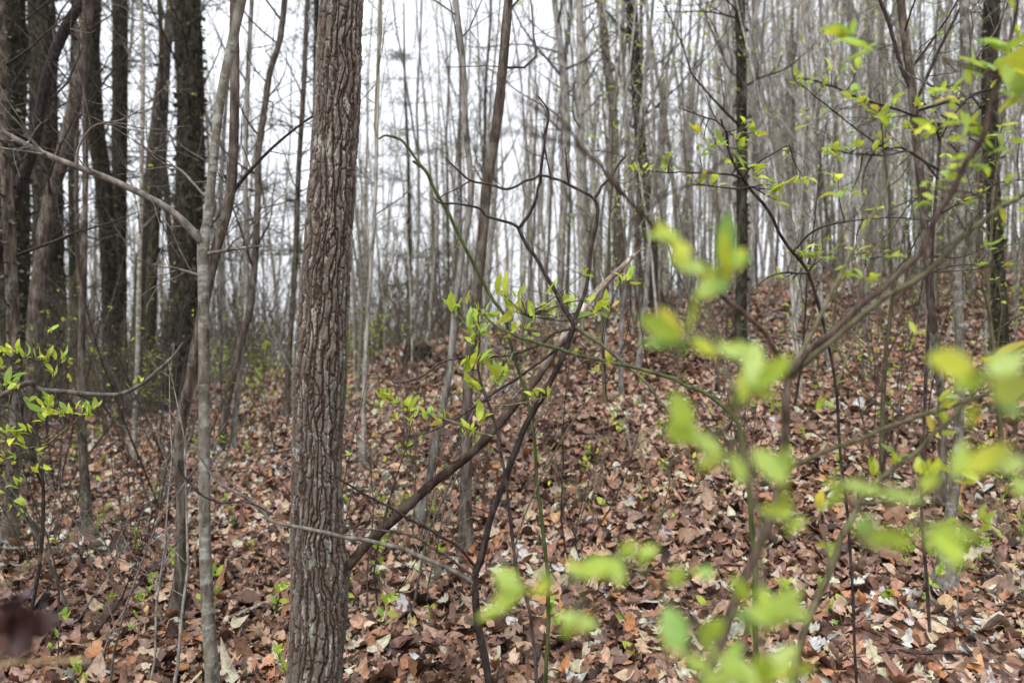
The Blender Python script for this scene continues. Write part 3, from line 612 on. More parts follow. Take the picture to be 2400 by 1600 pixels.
shrub("leafy_shrub", "thin dark stemmed shrub with fresh leaf tufts among the crossing stems", [
  ([(1262, 1890, 9), (1256, 1600, 9), (1251, 1514, 8), (1236, 1412, 8), (1210, 1336, 8), (1200, 1249, 8), (1194, 1188, 7), (1179, 1086, 7), (1166, 1019, 7), (1148, 948, 7), (1123, 876, 6), (1125, 800, 5), (1120, 740, 3)], 2.5, 2.5, 'twig'),
  ([(1168, 1025, 5), (1110, 1010, 5), (1050, 985, 5), (985, 965, 4), (920, 940, 3)], 2.5, 2.5, 'olive_stem'),
  ([(1140, 930, 4), (1175, 880, 4), (1215, 800, 4), (1235, 740, 3)], 2.5, 2.5, 'olive_stem'),
  ([(1124, 800, 4), (1090, 760, 3), (1065, 730, 2)], 2.5, 2.5, 'olive_stem'),
  ([(1150, 950, 4), (1220, 945, 3), (1280, 930, 2)], 2.5, 2.5, 'olive_stem'),
  ([(1205, 1290, 5), (1240, 1180, 4), (1300, 1060, 4), (1360, 960, 3), (1420, 900, 2)], 2.5, 2.7, 'olive_stem'),
], [(1120, 745, 2.5, 4, .034), (1130, 785, 2.5, 5, .034), (1105, 800, 2.5, 5, .03), (1100, 770, 2.5), (1060, 730, 2.5, 4, .04), (1085, 715, 2.5, 3, .03), (1180, 690, 2.5, 5, .035), (1160, 680, 2.5, 3), (1205, 730, 2.5, 5, .035),
    (1225, 735, 2.5, 5, .036), (1250, 745, 2.5, 4, .036), (1265, 720, 2.5, 4), (1240, 775, 2.5, 4), (1220, 700, 2.5, 3), (1120, 850, 2.5, 4, .034), (1095, 870, 2.5, 4, .034), (1135, 840, 2.5, 4), (1165, 890, 2.5, 5, .036), (1180, 880, 2.5, 3), (1125, 920, 2.5, 5, .034),
    (1105, 905, 2.5, 3), (1130, 990, 2.5, 5, .036), (1100, 1012, 2.5, 4, .034), (1085, 1015, 2.5, 3), (1255, 935, 2.5, 5), (1285, 930, 2.5, 3), (900, 930, 2.5, 5, .03), (920, 945, 2.5, 4), (948, 960, 2.5, 5, .03), (962, 975, 2.5, 4), (1035, 988, 2.5, 5, .03), (1000, 975, 2.5, 3),
    (1395, 735, 2.6, 5), (1430, 722, 2.6, 4), (1365, 645, 2.6, 4, .025), (1380, 705, 2.6, 4), (1320, 705, 2.6, 4), (1455, 655, 2.7, 4), (1480, 655, 2.7, 3), (1345, 735, 2.6, 4), (1300, 740, 2.6, 3), (1285, 700, 2.6, 3), (1350, 830, 2.7, 4, .022), (1395, 870, 2.8, 4, .022), (1440, 950, 3, 4, .022)],
  seed=13, twigs=2, twigL=.15, leaf=.031, per=4, subs=1)

shrub("leafy_shrub", "large leafing shrub with long sloping reddish stems, fanning out from one base", [
  ([(1560, 2690, 32), (1590, 2200, 30), (1650, 1640, 26), (1690, 1500, 24), (1745, 1356, 22), (1800, 1229, 21), (1815, 1178, 20), (1831, 1127, 20), (1838, 1040, 20), (1841, 979, 20), (1848, 887, 20), (1876, 841, 17)], 1.5, 1.5, 'red_stem'),
  ([(1846, 895, 16), (1876, 841, 15), (1927, 800, 15), (2004, 730, 15), (2086, 658, 15), (2157, 592, 15), (2188, 525, 15), (2223, 464, 14), (2264, 383, 14), (2300, 326, 14), (2320, 265, 13), (2336, 194, 12), (2368, 90, 11), (2390, -40, 9)], 1.5, 1.35, 'red_stem'),
  ([(1848, 887, 10), (1902, 689 + 90, 10), (1989, 610, 9), (2035, 520, 8), (2076, 444, 7), (2106, 367, 5)], 1.5, 1.95, 'olive_stem'),
  ([(1850, 885, 14), (1948, 800, 14), (2055, 714, 14), (2157, 648, 13), (2234, 577, 13), (2310, 515, 12), (2400, 454, 11), (2500, 380, 9)], 1.5, 1.6, 'olive_stem'),
  ([(1820, 1160, 12), (1846, 1106, 12), (1902, 1076, 12), (1979, 1040, 12), (2035, 1019, 11), (2106, 991, 11), (2208, 958, 11), (2290, 930, 10), (2361, 897, 9), (2460, 850, 7)], 1.5, 1.6, 'olive_stem'),
  ([(1848, 885, 14), (1800, 791, 13), (1751, 740, 13), (1690, 689, 13), (1634, 638, 12), (1593, 592, 12), (1527, 526, 12), (1496, 495, 11), (1455, 449, 11), (1409, 393, 10), (1368, 352, 9), (1322, 290, 8), (1251, 250, 7), (1200, 219, 5)], 1.5, 1.0, 'red_stem'),
  ([(1368, 352, 8), (1322, 334, 7), (1251, 316, 6), (1215, 305, 5), (1170, 300, 3)], 1.05, 1.0, 'red_stem'),
  ([(1500, 500, 7), (1560, 460, 6), (1640, 420, 5), (1700, 380, 4), (1760, 330, 3)], 1.15, 1.1, 'red_stem'),
  ([(1409, 393, 6), (1440, 350, 5), (1500, 300, 4), (1560, 250, 3)], 1.05, 1.0, 'red_stem'),
], [(2010, 90, 1.4, 4, .035), (2045, 110, 1.4, 4, .035), (2350, 130, 1.35, 5, .04), (2385, 180, 1.3, 5, .045), (2375, 240, 1.3, 4, .045), (2300, 170, 1.4, 4, .035), (2320, 340, 1.4, 4, .035), (2280, 390, 1.45, 4, .035), (2200, 430, 1.5, 4, .035), (2230, 400, 1.45, 3), (2190, 460, 1.5, 3), (2160, 440, 1.6, 3), (2340, 480, 1.4, 3), (2260, 310, 1.4, 3), (2240, 225, 1.5, 5), (2190, 300, 1.5, 5, .032), (2250, 290, 1.5, 4)],
  seed=14, twigs=4, twigL=.2, flat=True, leaf=.026, auto_leaf=24, auto_stems=4, subs=2)

shrub("leafy_shrub", "leafing shrub with a steep pale brown stem kinked in the middle, leaning right", [
  ([(1850, 2560, 24), (1850, 2000, 20), (1858, 1640, 18), (1866, 1555, 17), (1892, 1463, 17), (1933, 1371, 16), (1958, 1295, 16), (1984, 1234, 15), (2014, 1178, 13), (2045, 1132, 12), (2127, 1076, 11), (2198, 1009, 10), (2249, 953, 9), (2330, 870, 7), (2420, 790, 5)], 1.6, 1.6, 'olive_stem'),
  ([(2014, 1178, 8), (2060, 1180, 7), (2150, 1165, 5), (2210, 1120, 3)], 1.6, 1.4, 'olive_stem'),
], [(2100, 1075, 1.6), (2210, 1000, 1.6), (2290, 905, 1.55, 4), (2350, 850, 1.5, 4, .035), (2160, 1120, 1.5, 4), (2195, 1110, 1.5, 4), (2060, 1120, 1.6, 3)], seed=15, twigs=3, twigL=.2, auto_leaf=8, leaf=.03)

shrub("leafy_shrub", "slender leafing shrub with flat leaf sprays in front of the dark brown tree", [
  ([(2010, 1640, 7), (2000, 1400, 7), (1975, 1100, 7), (1950, 850, 7), (1902, 658, 8), (1871, 607, 8), (1831, 551, 8), (1800, 492, 8), (1741, 418, 8), (1710, 357, 7), (1700, 306, 6), (1690, 280, 4)], 2.6, 2.3, 'twig'),
  ([(1738, 415, 6), (1700, 408, 5), (1660, 407, 4), (1610, 405, 4), (1557, 403, 3), (1480, 398, 2)], 2.32, 2.25, 'twig'),
  ([(1700, 306, 4), (1680, 285, 4), (1640, 270, 3), (1590, 250, 2)], 2.3, 2.3, 'twig'),
  ([(1740, 418, 5), (1770, 385, 4), (1810, 360, 4), (1850, 340, 2)], 2.32, 2.3, 'twig'),
  ([(1760, 440, 5), (1700, 440, 4), (1640, 432, 3), (1600, 440, 2)], 2.32, 2.2, 'twig'),
  ([(1860, 590, 6), (1910, 540, 5), (1980, 520, 4), (2100, 510, 3), (2180, 520, 2)], 2.4, 2.3, 'twig'),
  ([(1890, 640, 6), (1850, 640, 5), (1800, 650, 4), (1760, 690, 3)], 2.4, 2.3, 'twig'),
  ([(1960, 900, 6), (2005, 780, 5), (2020, 640, 4), (2100, 520, 3)], 2.5, 2.5, 'olive_stem'),
], [(1640, 310, 2.3, 5), (1650, 328, 2.3, 4), (1665, 345, 2.3, 4), (1690, 340, 2.3, 4), (1640, 365, 2.3, 3), (1720, 320, 2.3, 4), (1745, 300, 2.3, 5), (1765, 310, 2.3, 4), (1735, 345, 2.3, 5), (1725, 380, 2.3, 4), (1750, 390, 2.3, 4), (1488, 400, 2.25, 5), (1510, 404, 2.25, 4), (1575, 370, 2.25, 4), (1560, 395, 2.25, 3), (1630, 425, 2.25, 5), (1650, 430, 2.25, 4), (1675, 428, 2.25, 4), (1772, 405, 2.3, 5), (1790, 440, 2.3, 4), (1800, 460, 2.3, 3), (1870, 415, 2.3, 5), (1885, 420, 2.3, 4), (1830, 440, 2.3, 4), (1812, 445, 2.3, 4), (1880, 604, 2.4, 5, .034), (1930, 605, 2.4, 5, .034), (1912, 600, 2.4, 3), (1840, 650, 2.4, 4), (1855, 660, 2.4, 4), (2010, 590, 2.4, 4, .036), (2030, 595, 2.4, 3), (1965, 420, 2.3, 4), (1820, 470, 2.3, 4), (2090, 600, 2.4, 3)],
  seed=16, twigs=2, twigL=.2, flat=True, leaf=.024, auto_leaf=4)

shrub("leafy_shrub", "leafing shrub with a long level arm of leaves high over the stand of poles", [
  ([(2180, 1480, 8), (2160, 1200, 8), (2172, 900, 8), (2185, 600, 8), (2203, 316, 7), (2200, 290, 6)], 3.0, 2.6, 'twig'),
  ([(2204, 330, 7), (2180, 285, 6), (2110, 258, 6), (2040, 240, 6), (1980, 215, 5), (1930, 195, 5), (1870, 180, 3)], 2.6, 2.4, 'twig'),
  ([(2204, 400, 6), (2120, 350, 5), (2070, 345, 5), (1990, 290, 4), (1930, 240, 4), (1880, 200, 2)], 2.65, 2.5, 'twig'),
  ([(2204, 420, 5), (2140, 360, 5), (2080, 362, 4), (1990, 360, 4), (1950, 350, 2)], 2.65, 2.5, 'twig'),
  ([(2203, 320, 6), (2260, 240, 5), (2320, 200, 4), (2400, 120, 3)], 2.6, 2.5, 'twig'),
  ([(2205, 500, 6), (2260, 470, 5), (2340, 430, 4), (2420, 420, 3)], 2.7, 2.5, 'twig'),
], [(1868, 185, 2.4, 5), (1890, 192, 2.4, 4), (1880, 205, 2.4, 3), (1930, 205, 2.4, 4), (2005, 225, 2.45, 5, .036), (2025, 240, 2.45, 4), (2060, 270, 2.5, 5, .034), (2095, 240, 2.5, 4), (2075, 285, 2.5, 5, .036), (2085, 300, 2.5, 4), (2150, 245, 2.55, 5), (2160, 250, 2.55, 4), (2200, 222, 2.6, 5), (2180, 225, 2.6, 4), (2240, 205, 2.6, 4), (2250, 235, 2.6, 4), (2130, 300, 2.55, 5), (2150, 310, 2.55, 4), (1955, 350, 2.5, 5, .034), (1965, 358, 2.5, 4), (2010, 347, 2.5, 5), (2045, 350, 2.5, 4), (2075, 335, 2.5, 5), (2090, 340, 2.5, 4), (2000, 440, 2.6, 4), (2020, 450, 2.6, 4), (1950, 165, 2.45, 3), (2005, 170, 2.45, 3), (1960, 180, 2.45, 3), (2330, 200, 2.5, 5), (2360, 160, 2.5, 5), (2300, 450, 2.55, 5), (2370, 425, 2.5, 5), (2350, 300, 2.5, 5), (2390, 330, 2.5, 5), (2260, 475, 2.6, 4), (2310, 580, 2.7, 4), (2350, 620, 2.8, 4), (2290, 620, 2.8, 4)],
  seed=17, twigs=4, twigL=.22, flat=True, leaf=.023, auto_leaf=16, ds=.78)

shrub("leafy_shrub", "nearest shrub with soft blurred bright leaves and a pale olive upright stem", [
  ([(1830, 4300, 18), (1815, 3000, 16), (1800, 2000, 14), (1790, 1600, 13), (1785, 1300, 13), (1766, 1157, 13), (1741, 1004, 12), (1710, 902, 11), (1674, 800, 10), (1655, 690, 9), (1690, 640, 7)], .85, .88, 'olive_stem'),
  ([(1788, 1700, 12), (1700, 1560, 10), (1560, 1400, 8), (1450, 1310, 7), (1350, 1350, 6), (1230, 1380, 5), (1190, 1370, 3)], .85, .8, 'olive_stem'),
  ([(1720, 930, 10), (1690, 1000, 9), (1640, 1020, 7), (1600, 980, 5)], .86, .82, 'olive_stem'),
], [], [
  (1703, 645, 1702, 492, 46, .85, 2), (1700, 640, 1748, 580, 40, .86, 1), (1592, 562, 1512, 545, 45, .84, 0), (1600, 580, 1535, 522, 34, .86, 1), (1650, 640, 1562, 592, 36, .85, 3), (1690, 655, 1632, 695, 40, .85, 3), (1680, 640, 1622, 615, 30, .86, 0), (1690, 610, 1770, 610, 22, .85, 2),
  (1592, 788, 1492, 742, 46, .80, 0), (1600, 790, 1545, 718, 46, .82, 5), (1606, 800, 1500, 806, 26, .82, 2), (1680, 832, 1612, 790, 36, .83, 0), (1680, 800, 1740, 840, 30, .84, 3),
  (1760, 905, 1772, 800, 46, .82, 3), (1770, 905, 1862, 832, 44, .83, 0), (1750, 935, 1738, 868, 32, .82, 1), (1740, 950, 1730, 905, 28, .84, 0), (1760, 830, 1710, 790, 26, .84, 3),
  (1622, 1012, 1578, 918, 58, .78, 0), (1640, 1035, 1572, 968, 46, .80, 3), (1692, 1062, 1612, 1012, 42, .80, 3), (1700, 1062, 1640, 1092, 34, .80, 4), (1840, 1122, 1762, 1052, 50, .76, 3), (1830, 1125, 1845, 1045, 36, .78, 3), (1840, 1232, 1836, 1132, 34, .78, 4), (1745, 1112, 1712, 1082, 30, .8, 0), (1780, 1190, 1860, 1200, 32, .8, 3),
  (1440, 1310, 1345, 1348, 46, .78, 0), (1450, 1310, 1442, 1378, 42, .78, 3), (1450, 1305, 1492, 1268, 30, .8, 0), (1490, 1302, 1545, 1282, 32, .8, 0), (1352, 1345, 1335, 1310, 26, .78, 1),
  (1222, 1385, 1158, 1330, 46, .76, 3), (1222, 1388, 1118, 1452, 28, .76, 0), (1292, 1362, 1250, 1392, 26, .77, 1), (1402, 1468, 1300, 1438, 38, .76, 3), (1352, 1462, 1310, 1492, 20, .77, 0),
  (1612, 1340, 1565, 1358, 40, .8, 0), (1640, 1332, 1672, 1352, 36, .8, 2), (1762, 1400, 1718, 1348, 42, .78, 0), (1800, 1450, 1790, 1368, 42, .76, 0), (1800, 1452, 1872, 1382, 46, .76, 3), (1790, 1462, 1718, 1432, 38, .77, 2), (1840, 1420, 1900, 1450, 34, .78, 3),
  (1602, 1522, 1558, 1418, 56, .74, 2), (1640, 1502, 1692, 1458, 40, .76, 0), (1600, 1540, 1672, 1562, 36, .75, 3), (1762, 1602, 1680, 1540, 46, .74, 3), (1780, 1592, 1872, 1508, 42, .75, 3), (1800, 1602, 1790, 1520, 40, .75, 0), (1862, 1582, 1902, 1560, 30, .75, 4), (1640, 1592, 1722, 1602, 42, .74, 3), (1700, 1560, 1740, 1500, 36, .75, 2)],
  seed=18, twigs=0, ds=.76)

shrub("leafy_shrub", "blurred shrub poking in from the frame edge with large yellow green leaves", [
  ([(2560, 5000, 22), (2500, 2600, 18), (2440, 1500, 14), (2405, 1100, 11), (2340, 950, 9), (2295, 862, 7)], .66, .66, 'olive_stem'),
  ([(2438, 1420, 9), (2350, 1330, 8), (2250, 1235, 7), (2160, 1220, 6), (2050, 1240, 4)], .66, .6, 'olive_stem'),
  ([(2425, 1300, 8), (2330, 1200, 7), (2200, 1150, 6), (2060, 1140, 5), (1970, 1130, 3)], .66, .75, 'olive_stem'),
], [], [(2290, 862, 2178, 836, 66, .64, 1), (2310, 882, 2228, 905, 44, .65, 0), (2312, 872, 2405, 828, 54, .65, 3), (2322, 932, 2425, 885, 66, .63, 4), (2332, 942, 2402, 965, 46, .65, 2), (2258, 1108, 2372, 1038, 50, .66, 1), (2330, 1092, 2405, 1080, 44, .66, 3), (2372, 1152, 2425, 1128, 40, .64, 3), (2045, 1272, 2132, 1262, 72, .58, 0), (2042, 1222, 2018, 1275, 44, .6, 4), (2205, 1235, 2246, 1325, 66, .58, 0), (2190, 1225, 2190, 1290, 48, .6, 3), (1968, 1132, 2092, 1152, 36, .72, 3), (2062, 1152, 2165, 1172, 32, .72, 3), (2158, 1142, 2202, 1108, 32, .7, 0), (1975, 1140, 1945, 1180, 30, .72, 0), (2290, 950, 2270, 990, 30, .68, 3)], seed=19, twigs=0, ds=.84)

shrub("arching_stem", "slim green stem arching from the crossing twigs down to the big shrub", [
  ([(1775, 2000, 14), (1770, 1500, 13), (1765, 1250, 12), (1748, 1080, 12), (1720, 979, 11), (1669, 933, 10), (1608, 902, 9), (1532, 874, 9), (1430, 851, 8), (1328, 823, 8), (1256, 800, 7), (1170, 770, 6), (1128, 728, 4)], 2.0, 2.3, 'green_stem'),
], [(1130, 730, 2.3, 4), (1200, 782, 2.28, 3), (1430, 850, 2.15, 3)], seed=20, twigs=0, thorns=True, cat="vine")

shrub("leafy_shrub", "low shrub with yellow green leaf sprays over one long level bare arm", [
  ([(60, 1500, 10), (95, 1290, 9), (100, 1130, 8), (85, 1080, 7), (60, 1000, 6), (30, 960, 5), (-30, 940, 4)], 3.4, 3.4, 'twig'),
  ([(-90, 965, 13), (0, 928, 13), (40, 905, 12), (77, 897, 12), (87, 910, 11), (168, 920, 11), (265, 925, 10), (316, 910, 9), (367, 871, 8), (405, 835, 6), (429, 803, 4)], 3.4, 3.6, 'twig_grey'),
  ([(70, 1050, 6), (110, 1040, 5), (160, 1000, 4), (205, 965, 3)], 3.4, 3.3, 'olive_stem'),
  ([(20, 950, 5), (40, 870, 4), (80, 845, 4), (150, 842, 2)], 3.4, 3.3, 'olive_stem'),
], [(20, 830, 3.3, 5), (40, 822, 3.3, 5), (60, 838, 3.3, 4), (5, 860, 3.3, 5), (95, 845, 3.3, 5), (120, 840, 3.3, 5), (145, 845, 3.3, 4), (125, 875, 3.3, 4), (30, 895, 3.3, 5), (10, 905, 3.3, 4), (0, 820, 3.3, 5), (100, 955, 3.3, 5), (120, 960, 3.3, 4), (105, 985, 3.3, 5, .036), (145, 975, 3.3, 5, .036), (170, 965, 3.3, 4), (190, 965, 3.3, 5), (208, 975, 3.3, 4), (20, 1010, 3.3, 5), (40, 1025, 3.3, 5), (65, 1010, 3.3, 5, .036), (5, 1030, 3.3, 5), (55, 1045, 3.3, 5), (35, 1070, 3.3, 5, .036), (10, 1070, 3.3, 4), (95, 1100, 3.3, 4), (45, 1140, 3.3, 4)],
  seed=21, twigs=3, twigL=.3, leaf=.034, auto_leaf=8)

# a dry leaf and a straw-coloured twig close to the lens
def dry_bits():
    root = empty("dead_twig", (-.42, .6, float(gz(-.42, .6))), "blurred straw coloured dead twig near the lens holding curled purple brown leaves", "twig")
    b = MB()
    for rows, d0, d1, k in (([(-150, 3900, 26), (-140, 2400, 24), (-90, 1640, 18), (0, 1560, 16), (100, 1550, 13), (215, 1545, 7)], .8, .8, 0), ([(-135, 2000, 8), (-60, 1480, 6), (40, 1345, 5), (160, 1272, 4), (300, 1180, 3), (330, 1160, 2)], .62, 1.05, 0), ([(-20, 1560, 10), (20, 1500, 10), (40, 1460, 8)], .8, .8, 0)):
        q, r = traced(rows, d0, 8, d1); b.tube(q, r, 8, .06, 3)
    p1 = b.build("stem", M['straw'], root, color=False)
    lb = MB(); rg = np.random.default_rng(3); n = 7
    pos = np.array([P(u, v, .79 + .01 * i) for i, (u, v) in enumerate(((40, 1540), (20, 1530), (60, 1480), (10, 1440), (70, 1520), (30, 1420), (20, 1480)))])
    e = np.array([P(u, v, .8) for u, v in ((60, 1410), (-20, 1400), (115, 1450), (70, 1405), (40, 1440), (100, 1470), (-30, 1540))])
    lb.leaves(pos, e - pos, unit(rg.normal(0, .6, (n, 3)) + np.array((0, -1, .3))), np.stack([np.linalg.norm(e - pos, axis=1) * 1.1, np.full(n, .036)], -1), OVAL, rg.normal(0, 1.2, n), rg.uniform(-.9, .9, n), np.array([(.05, .026, .024), (.075, .038, .032), (.04, .02, .018), (.13, .095, .11), (.05, .026, .022), (.09, .048, .036), (.03, .016, .014)]))
    lb.build("dry_leaf", M['litter'], root)
M['straw'] = bark_mat('straw_twig', (.16, .11, .06), (.26, .19, .11), (.36, .28, .18), 40, .4, bump=.1)
dry_bits()

# ------------------------------------------------------------------ woods behind: prototypes and copies
def pole(rg, H, r, nb, L, leaves=0, mat='grey', twig='pole_twig', name="slim_tree", subs=4, subsub=2, t0=.2, ang=42, fork=False):
    p, rr = grow((0, 0, -.3), (rg.normal(0, .03), rg.normal(0, .03), 1), H, r, 16, .035, .03, rg, .14)
    h = np.clip((p[:, 2] + .3) / .8, 0, 1); rr = rr * (1 + .6 * (1 - h) ** 2)
    s = cr(np.hstack([p, rr[:, None]]), 3); p, rr = s[:, :3], s[:, 3]
    root = empty(name, (0, 0, 0)); b = MB(); b.tube(p, rr, 8, .06, int(rg.integers(99)))
    tr = b.build("trunk", M[mat], root, color=False); bb = MB(); tips = []
    branches(bb, p, rr, rg, t0, nb, L, ang, subs, subsub, tips, rmin=.003, rfac=.4, up=.10)
    if fork:
        k = int(len(p) * .35); q, qr = grow(p[k], unit(p[k + 1] - p[k] + rg.normal(0, .16, 3)), H * .55, rr[k] * .75, 10, .05, .04, rg, .15); bb.tube(q, qr, 7); branches(bb, q, qr, rg, .2, nb // 2, L * .8, ang, subs, subsub, tips, rmin=.0042)
    cr_ = bb.build("crown", M[twig], root, color=False); fo = None
    if leaves:
        lb = MB(); idx = rg.choice(len(tips), min(leaves, len(tips)), replace=False)
        put_leaves(lb, [tips[i][0] for i in idx], [tips[i][1] for i in idx], rg, 3, .055); fo = lb.build("foliage", M['leaf'], root)
    kids(root, tr, cr_, fo)
    return root

rg = np.random.default_rng(77)
POLES = [pole(rg, 15, .058, 30, 1.8, 60), pole(rg, 17, .068, 30, 2.1, 0, fork=True), pole(rg, 14, .046, 26, 1.5, 0), pole(rg, 13, .04, 28, 1.4, 90), pole(rg, 16, .08, 30, 2.3, 50, 'brown', 'twig'), pole(rg, 15, .055, 30, 1.7, 0, 'pale'), pole(rg, 12, .036, 26, 1.3, 40), pole(rg, 16, .062, 28, 2.0, 0, 'grey', fork=True), pole(rg, 18, .10, 32, 2.5, 60)]
used = set()
def place(proto, x, y, label, cat, group, sc=1.0, rz=None, sink=.0):
    if proto.name in used: o = copy_tree(proto)
    else: o = proto; used.add(proto.name)
    o.location = (x, y, float(gz(x, y)) - sink); o.rotation_euler = (rg.normal(0, .035), rg.normal(0, .035), rg.uniform(0, 6.28) if rz is None else rz)
    s = sc * rg.uniform(.88, 1.12); o.scale = (s, s, s)
    tag(o, label, cat, group); return o

def scatter(protos, n, u0, u1, d0, d1, label, cat, group, sc=1.0, power=1.0, w=None, clear=0.0):
    made = []
    while len(made) < n:
        u = rg.uniform(u0, u1); d = (rg.random() ** power) * (d1 - d0) + d0; x = (u - 1200) / F * d
        if any((x - a) ** 2 + (d - b) ** 2 < clear ** 2 for a, b in made): continue
        made.append((x, d)); place(protos[rg.choice(len(protos), p=w)], x, d, label, cat, group, sc)
for n_, u0, u1 in ((20, 1200, 1650), (118, 1650, 2700)):
    scatter(POLES, n_, u0, u1, 15, 42, "slim bare tree in the dense stand of poles on the hillside", "tree", "slim trees of the hillside stand", power=.8, clear=.4)
scatter(POLES, 22, 720, 1200, 19, 46, "slim bare tree in the open woods between the furrowed trunk and the hillside", "tree", "slim trees of the open woods", power=.8, clear=.5)
scatter([POLES[k] for k in (0, 1, 3, 4, 7, 8)], 38, -300, 720, 17, 48, "bare tree in the shady woods beyond the dark mossy trunks", "tree", "bare trees of the shady woods", power=.8, clear=.5)

def pine(rg):
    p, rr = grow((0, 0, -.3), (0, 0, 1), 21, .2, 14, .015, .05, rg, .2)
    root = empty("pine_tree", (0, 0, 0)); b = MB(); b.tube(p, rr, 9, .06, 4); tr = b.build("trunk", M['dark'], root, color=False)
    bb = MB(); lb = MB(); pos, dr = [], []
    for i in range(46):
        t = rg.uniform(.26, .98); k = int(t * (len(p) - 1)); a = rg.uniform(0, 6.28); l = 3.4 * (1.15 - t) * rg.uniform(.6, 1.2) + .5
        q, qr = grow(p[k], (math.cos(a), math.sin(a), rg.uniform(-.15, .2)), l, .03, 6, .08, .03, rg, .3); bb.tube(q, qr, 4)
        for m in range(2, 7):
            for _ in range(4):
                o = rg.normal(0, 1, 3) * np.array((.32, .32, .06)); pos.append(q[m] + o); dr.append(unit(q[m] - q[m - 1]) * .4 + unit(o))
    pos = np.array(pos); N = len(pos) * 9; pp = np.repeat(pos, 9, 0) + rg.normal(0, .09, (N, 3)); dd = unit(np.repeat(np.array(dr), 9, 0) + rg.normal(0, .6, (N, 3)))
    col = np.array([(.03, .055, .028)]) * np.exp(rg.normal(0, .3, (N, 1)))
    lb.leaves(pp, dd, unit(rg.normal(0, .5, (N, 3)) + np.array((0, 0, 1))), np.stack([rg.uniform(.12, .22, N), np.full(N, .035)], -1), SIMPLE, np.zeros(N), np.zeros(N), col)
    cw = bb.build("crown", M['twig'], root, color=False); nd = lb.build("needles", M['needle'], root); kids(root, tr, cw, nd); return root
pn = pine(rg)
for u, d, lab in ((345, 27, "tall pine with level dark needle sprays behind the slender leaning tree"), (735, 31, "tall pine half hidden behind the thick furrowed trunk"), (960, 44, "far pale pine seen through bare branches right of the furrowed trunk"), (180, 30, "tall pine glimpsed between the mossy trunks")):
    place(pn, (u - 1200) / F * d, d, lab, "pine", "pines in the far woods")

def far_woods():
    b = MB(); q = np.random.default_rng(9); protos = []
    for i in range(9):
        m = MB(); p, rr = grow((0, 0, -1), (q.normal(0, .06), q.normal(0, .06), 1), q.uniform(12, 18), q.uniform(.045, .11), 10, .04, .03, q, .3); m.tube(p, rr, 5)
        branches(m, p, rr, q, .2, 18, 1.9, 46, 4, 1, None, rmin=.004, up=.12)
        if i % 3 == 0: k = 4; w, wr = grow(p[k], (q.normal(0, .15), q.normal(0, .15), 1), 8, rr[k] * .75, 8, .05, .05, q, .3); m.tube(w, wr, 5)
        protos.append((np.vstack(m.V), np.vstack(m.Q)))
    for n, u0, u1, d0, d1 in ((125, -500, 1250, 42, 85), (75, 1250, 1680, 36, 74), (260, 1680, 2950, 28, 66)):
        for i in range(n):
            d = q.uniform(d0, d1); u = q.uniform(u0, u1); x = (u - 1200) / F * d; V, Q = protos[q.integers(9)]; a = q.uniform(0, 6.28); s = q.uniform(.7, 1.15)
            c, e = math.cos(a), math.sin(a); W = np.stack([V[:, 0] * c - V[:, 1] * e, V[:, 0] * e + V[:, 1] * c, V[:, 2] * 1.25], -1) * s + np.array((x, d, float(gz(x, d))))
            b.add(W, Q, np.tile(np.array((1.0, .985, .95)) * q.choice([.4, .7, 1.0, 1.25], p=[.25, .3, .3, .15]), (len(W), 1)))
    for i in range(520):                                  # taller thicket in the shady low ground
        d = q.uniform(24, 55); u = q.uniform(-600, 1150); x = (u - 1200) / F * d; z = float(gz(x, d)); tn = np.array((.55, .5, .36)) * q.uniform(.35, 1.0)
        for k in range(5):
            w, wr = grow((x + q.normal(0, .5), d + q.normal(0, .5), z - .1), (q.normal(0, .22), q.normal(0, .22), 1), q.uniform(2.2, 6.5), .02, 5, .14, .04, q, .4); b.tube(w, wr, 3, col=tn)
            v_, vr = grow(w[2], unit(w[3] - w[2] + q.normal(0, .5, 3)), q.uniform(.6, 1.8), .009, 3, .15, .05, q, .5); b.tube(v_, vr, 3, col=tn)
    for i in range(420):                                  # low brushwood under the far trees
        d = q.uniform(26, 70); u = q.uniform(-500, 1300) if i % 3 else q.uniform(1300, 2900); x = (u - 1200) / F * d; z = float(gz(x, d))
        for k in range(4):
            w, wr = grow((x + q.normal(0, .4), d + q.normal(0, .4), z - .1), (q.normal(0, .2), q.normal(0, .2), 1), q.uniform(1.2, 3.6), .016, 4, .12, .05, q, .4); b.tube(w, wr, 3)
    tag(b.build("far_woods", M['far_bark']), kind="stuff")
far_woods()

# ------------------------------------------------------------------ undergrowth
def brush(rg, n, H, mat, leaves=0, r=.006, subs=4, spread=.28, name="bare_shrub", size=.03, per=3, nb=7):
    root = empty(name, (0, 0, 0)); b = MB(); tips = []
    for i in range(n):
        p, rr = grow((rg.normal(0, .05), rg.normal(0, .05), -.05), (rg.normal(0, spread), rg.normal(0, spread), 1), H * rg.uniform(.6, 1.1), r * rg.uniform(.6, 1.2), 8, .10, .03, rg, .25)
        b.tube(p, rr, 5); branches(b, p, rr, rg, .2, nb, H * .32, 50, subs, 1, tips, rmin=.0013, rfac=.55, jit=.2)
    st = b.build("branching_stem", M[mat], root, color=False); fo = None
    if leaves:
        lb = MB(); idx = rg.choice(len(tips), min(leaves, len(tips)), replace=False); put_leaves(lb, [tips[i][0] for i in idx], [tips[i][1] for i in idx], rg, per, size); fo = lb.build("foliage", M['leaf'], root)
    kids(root, st, fo); return root
BR = [brush(rg, 4, 1.3, 'twig', 0), brush(rg, 6, 1.0, 'red_stem', 0, .005), brush(rg, 3, 1.8, 'twig_grey', 0, .008), brush(rg, 5, 1.5, 'red_stem', 14), brush(rg, 3, 1.1, 'olive_stem', 18)]
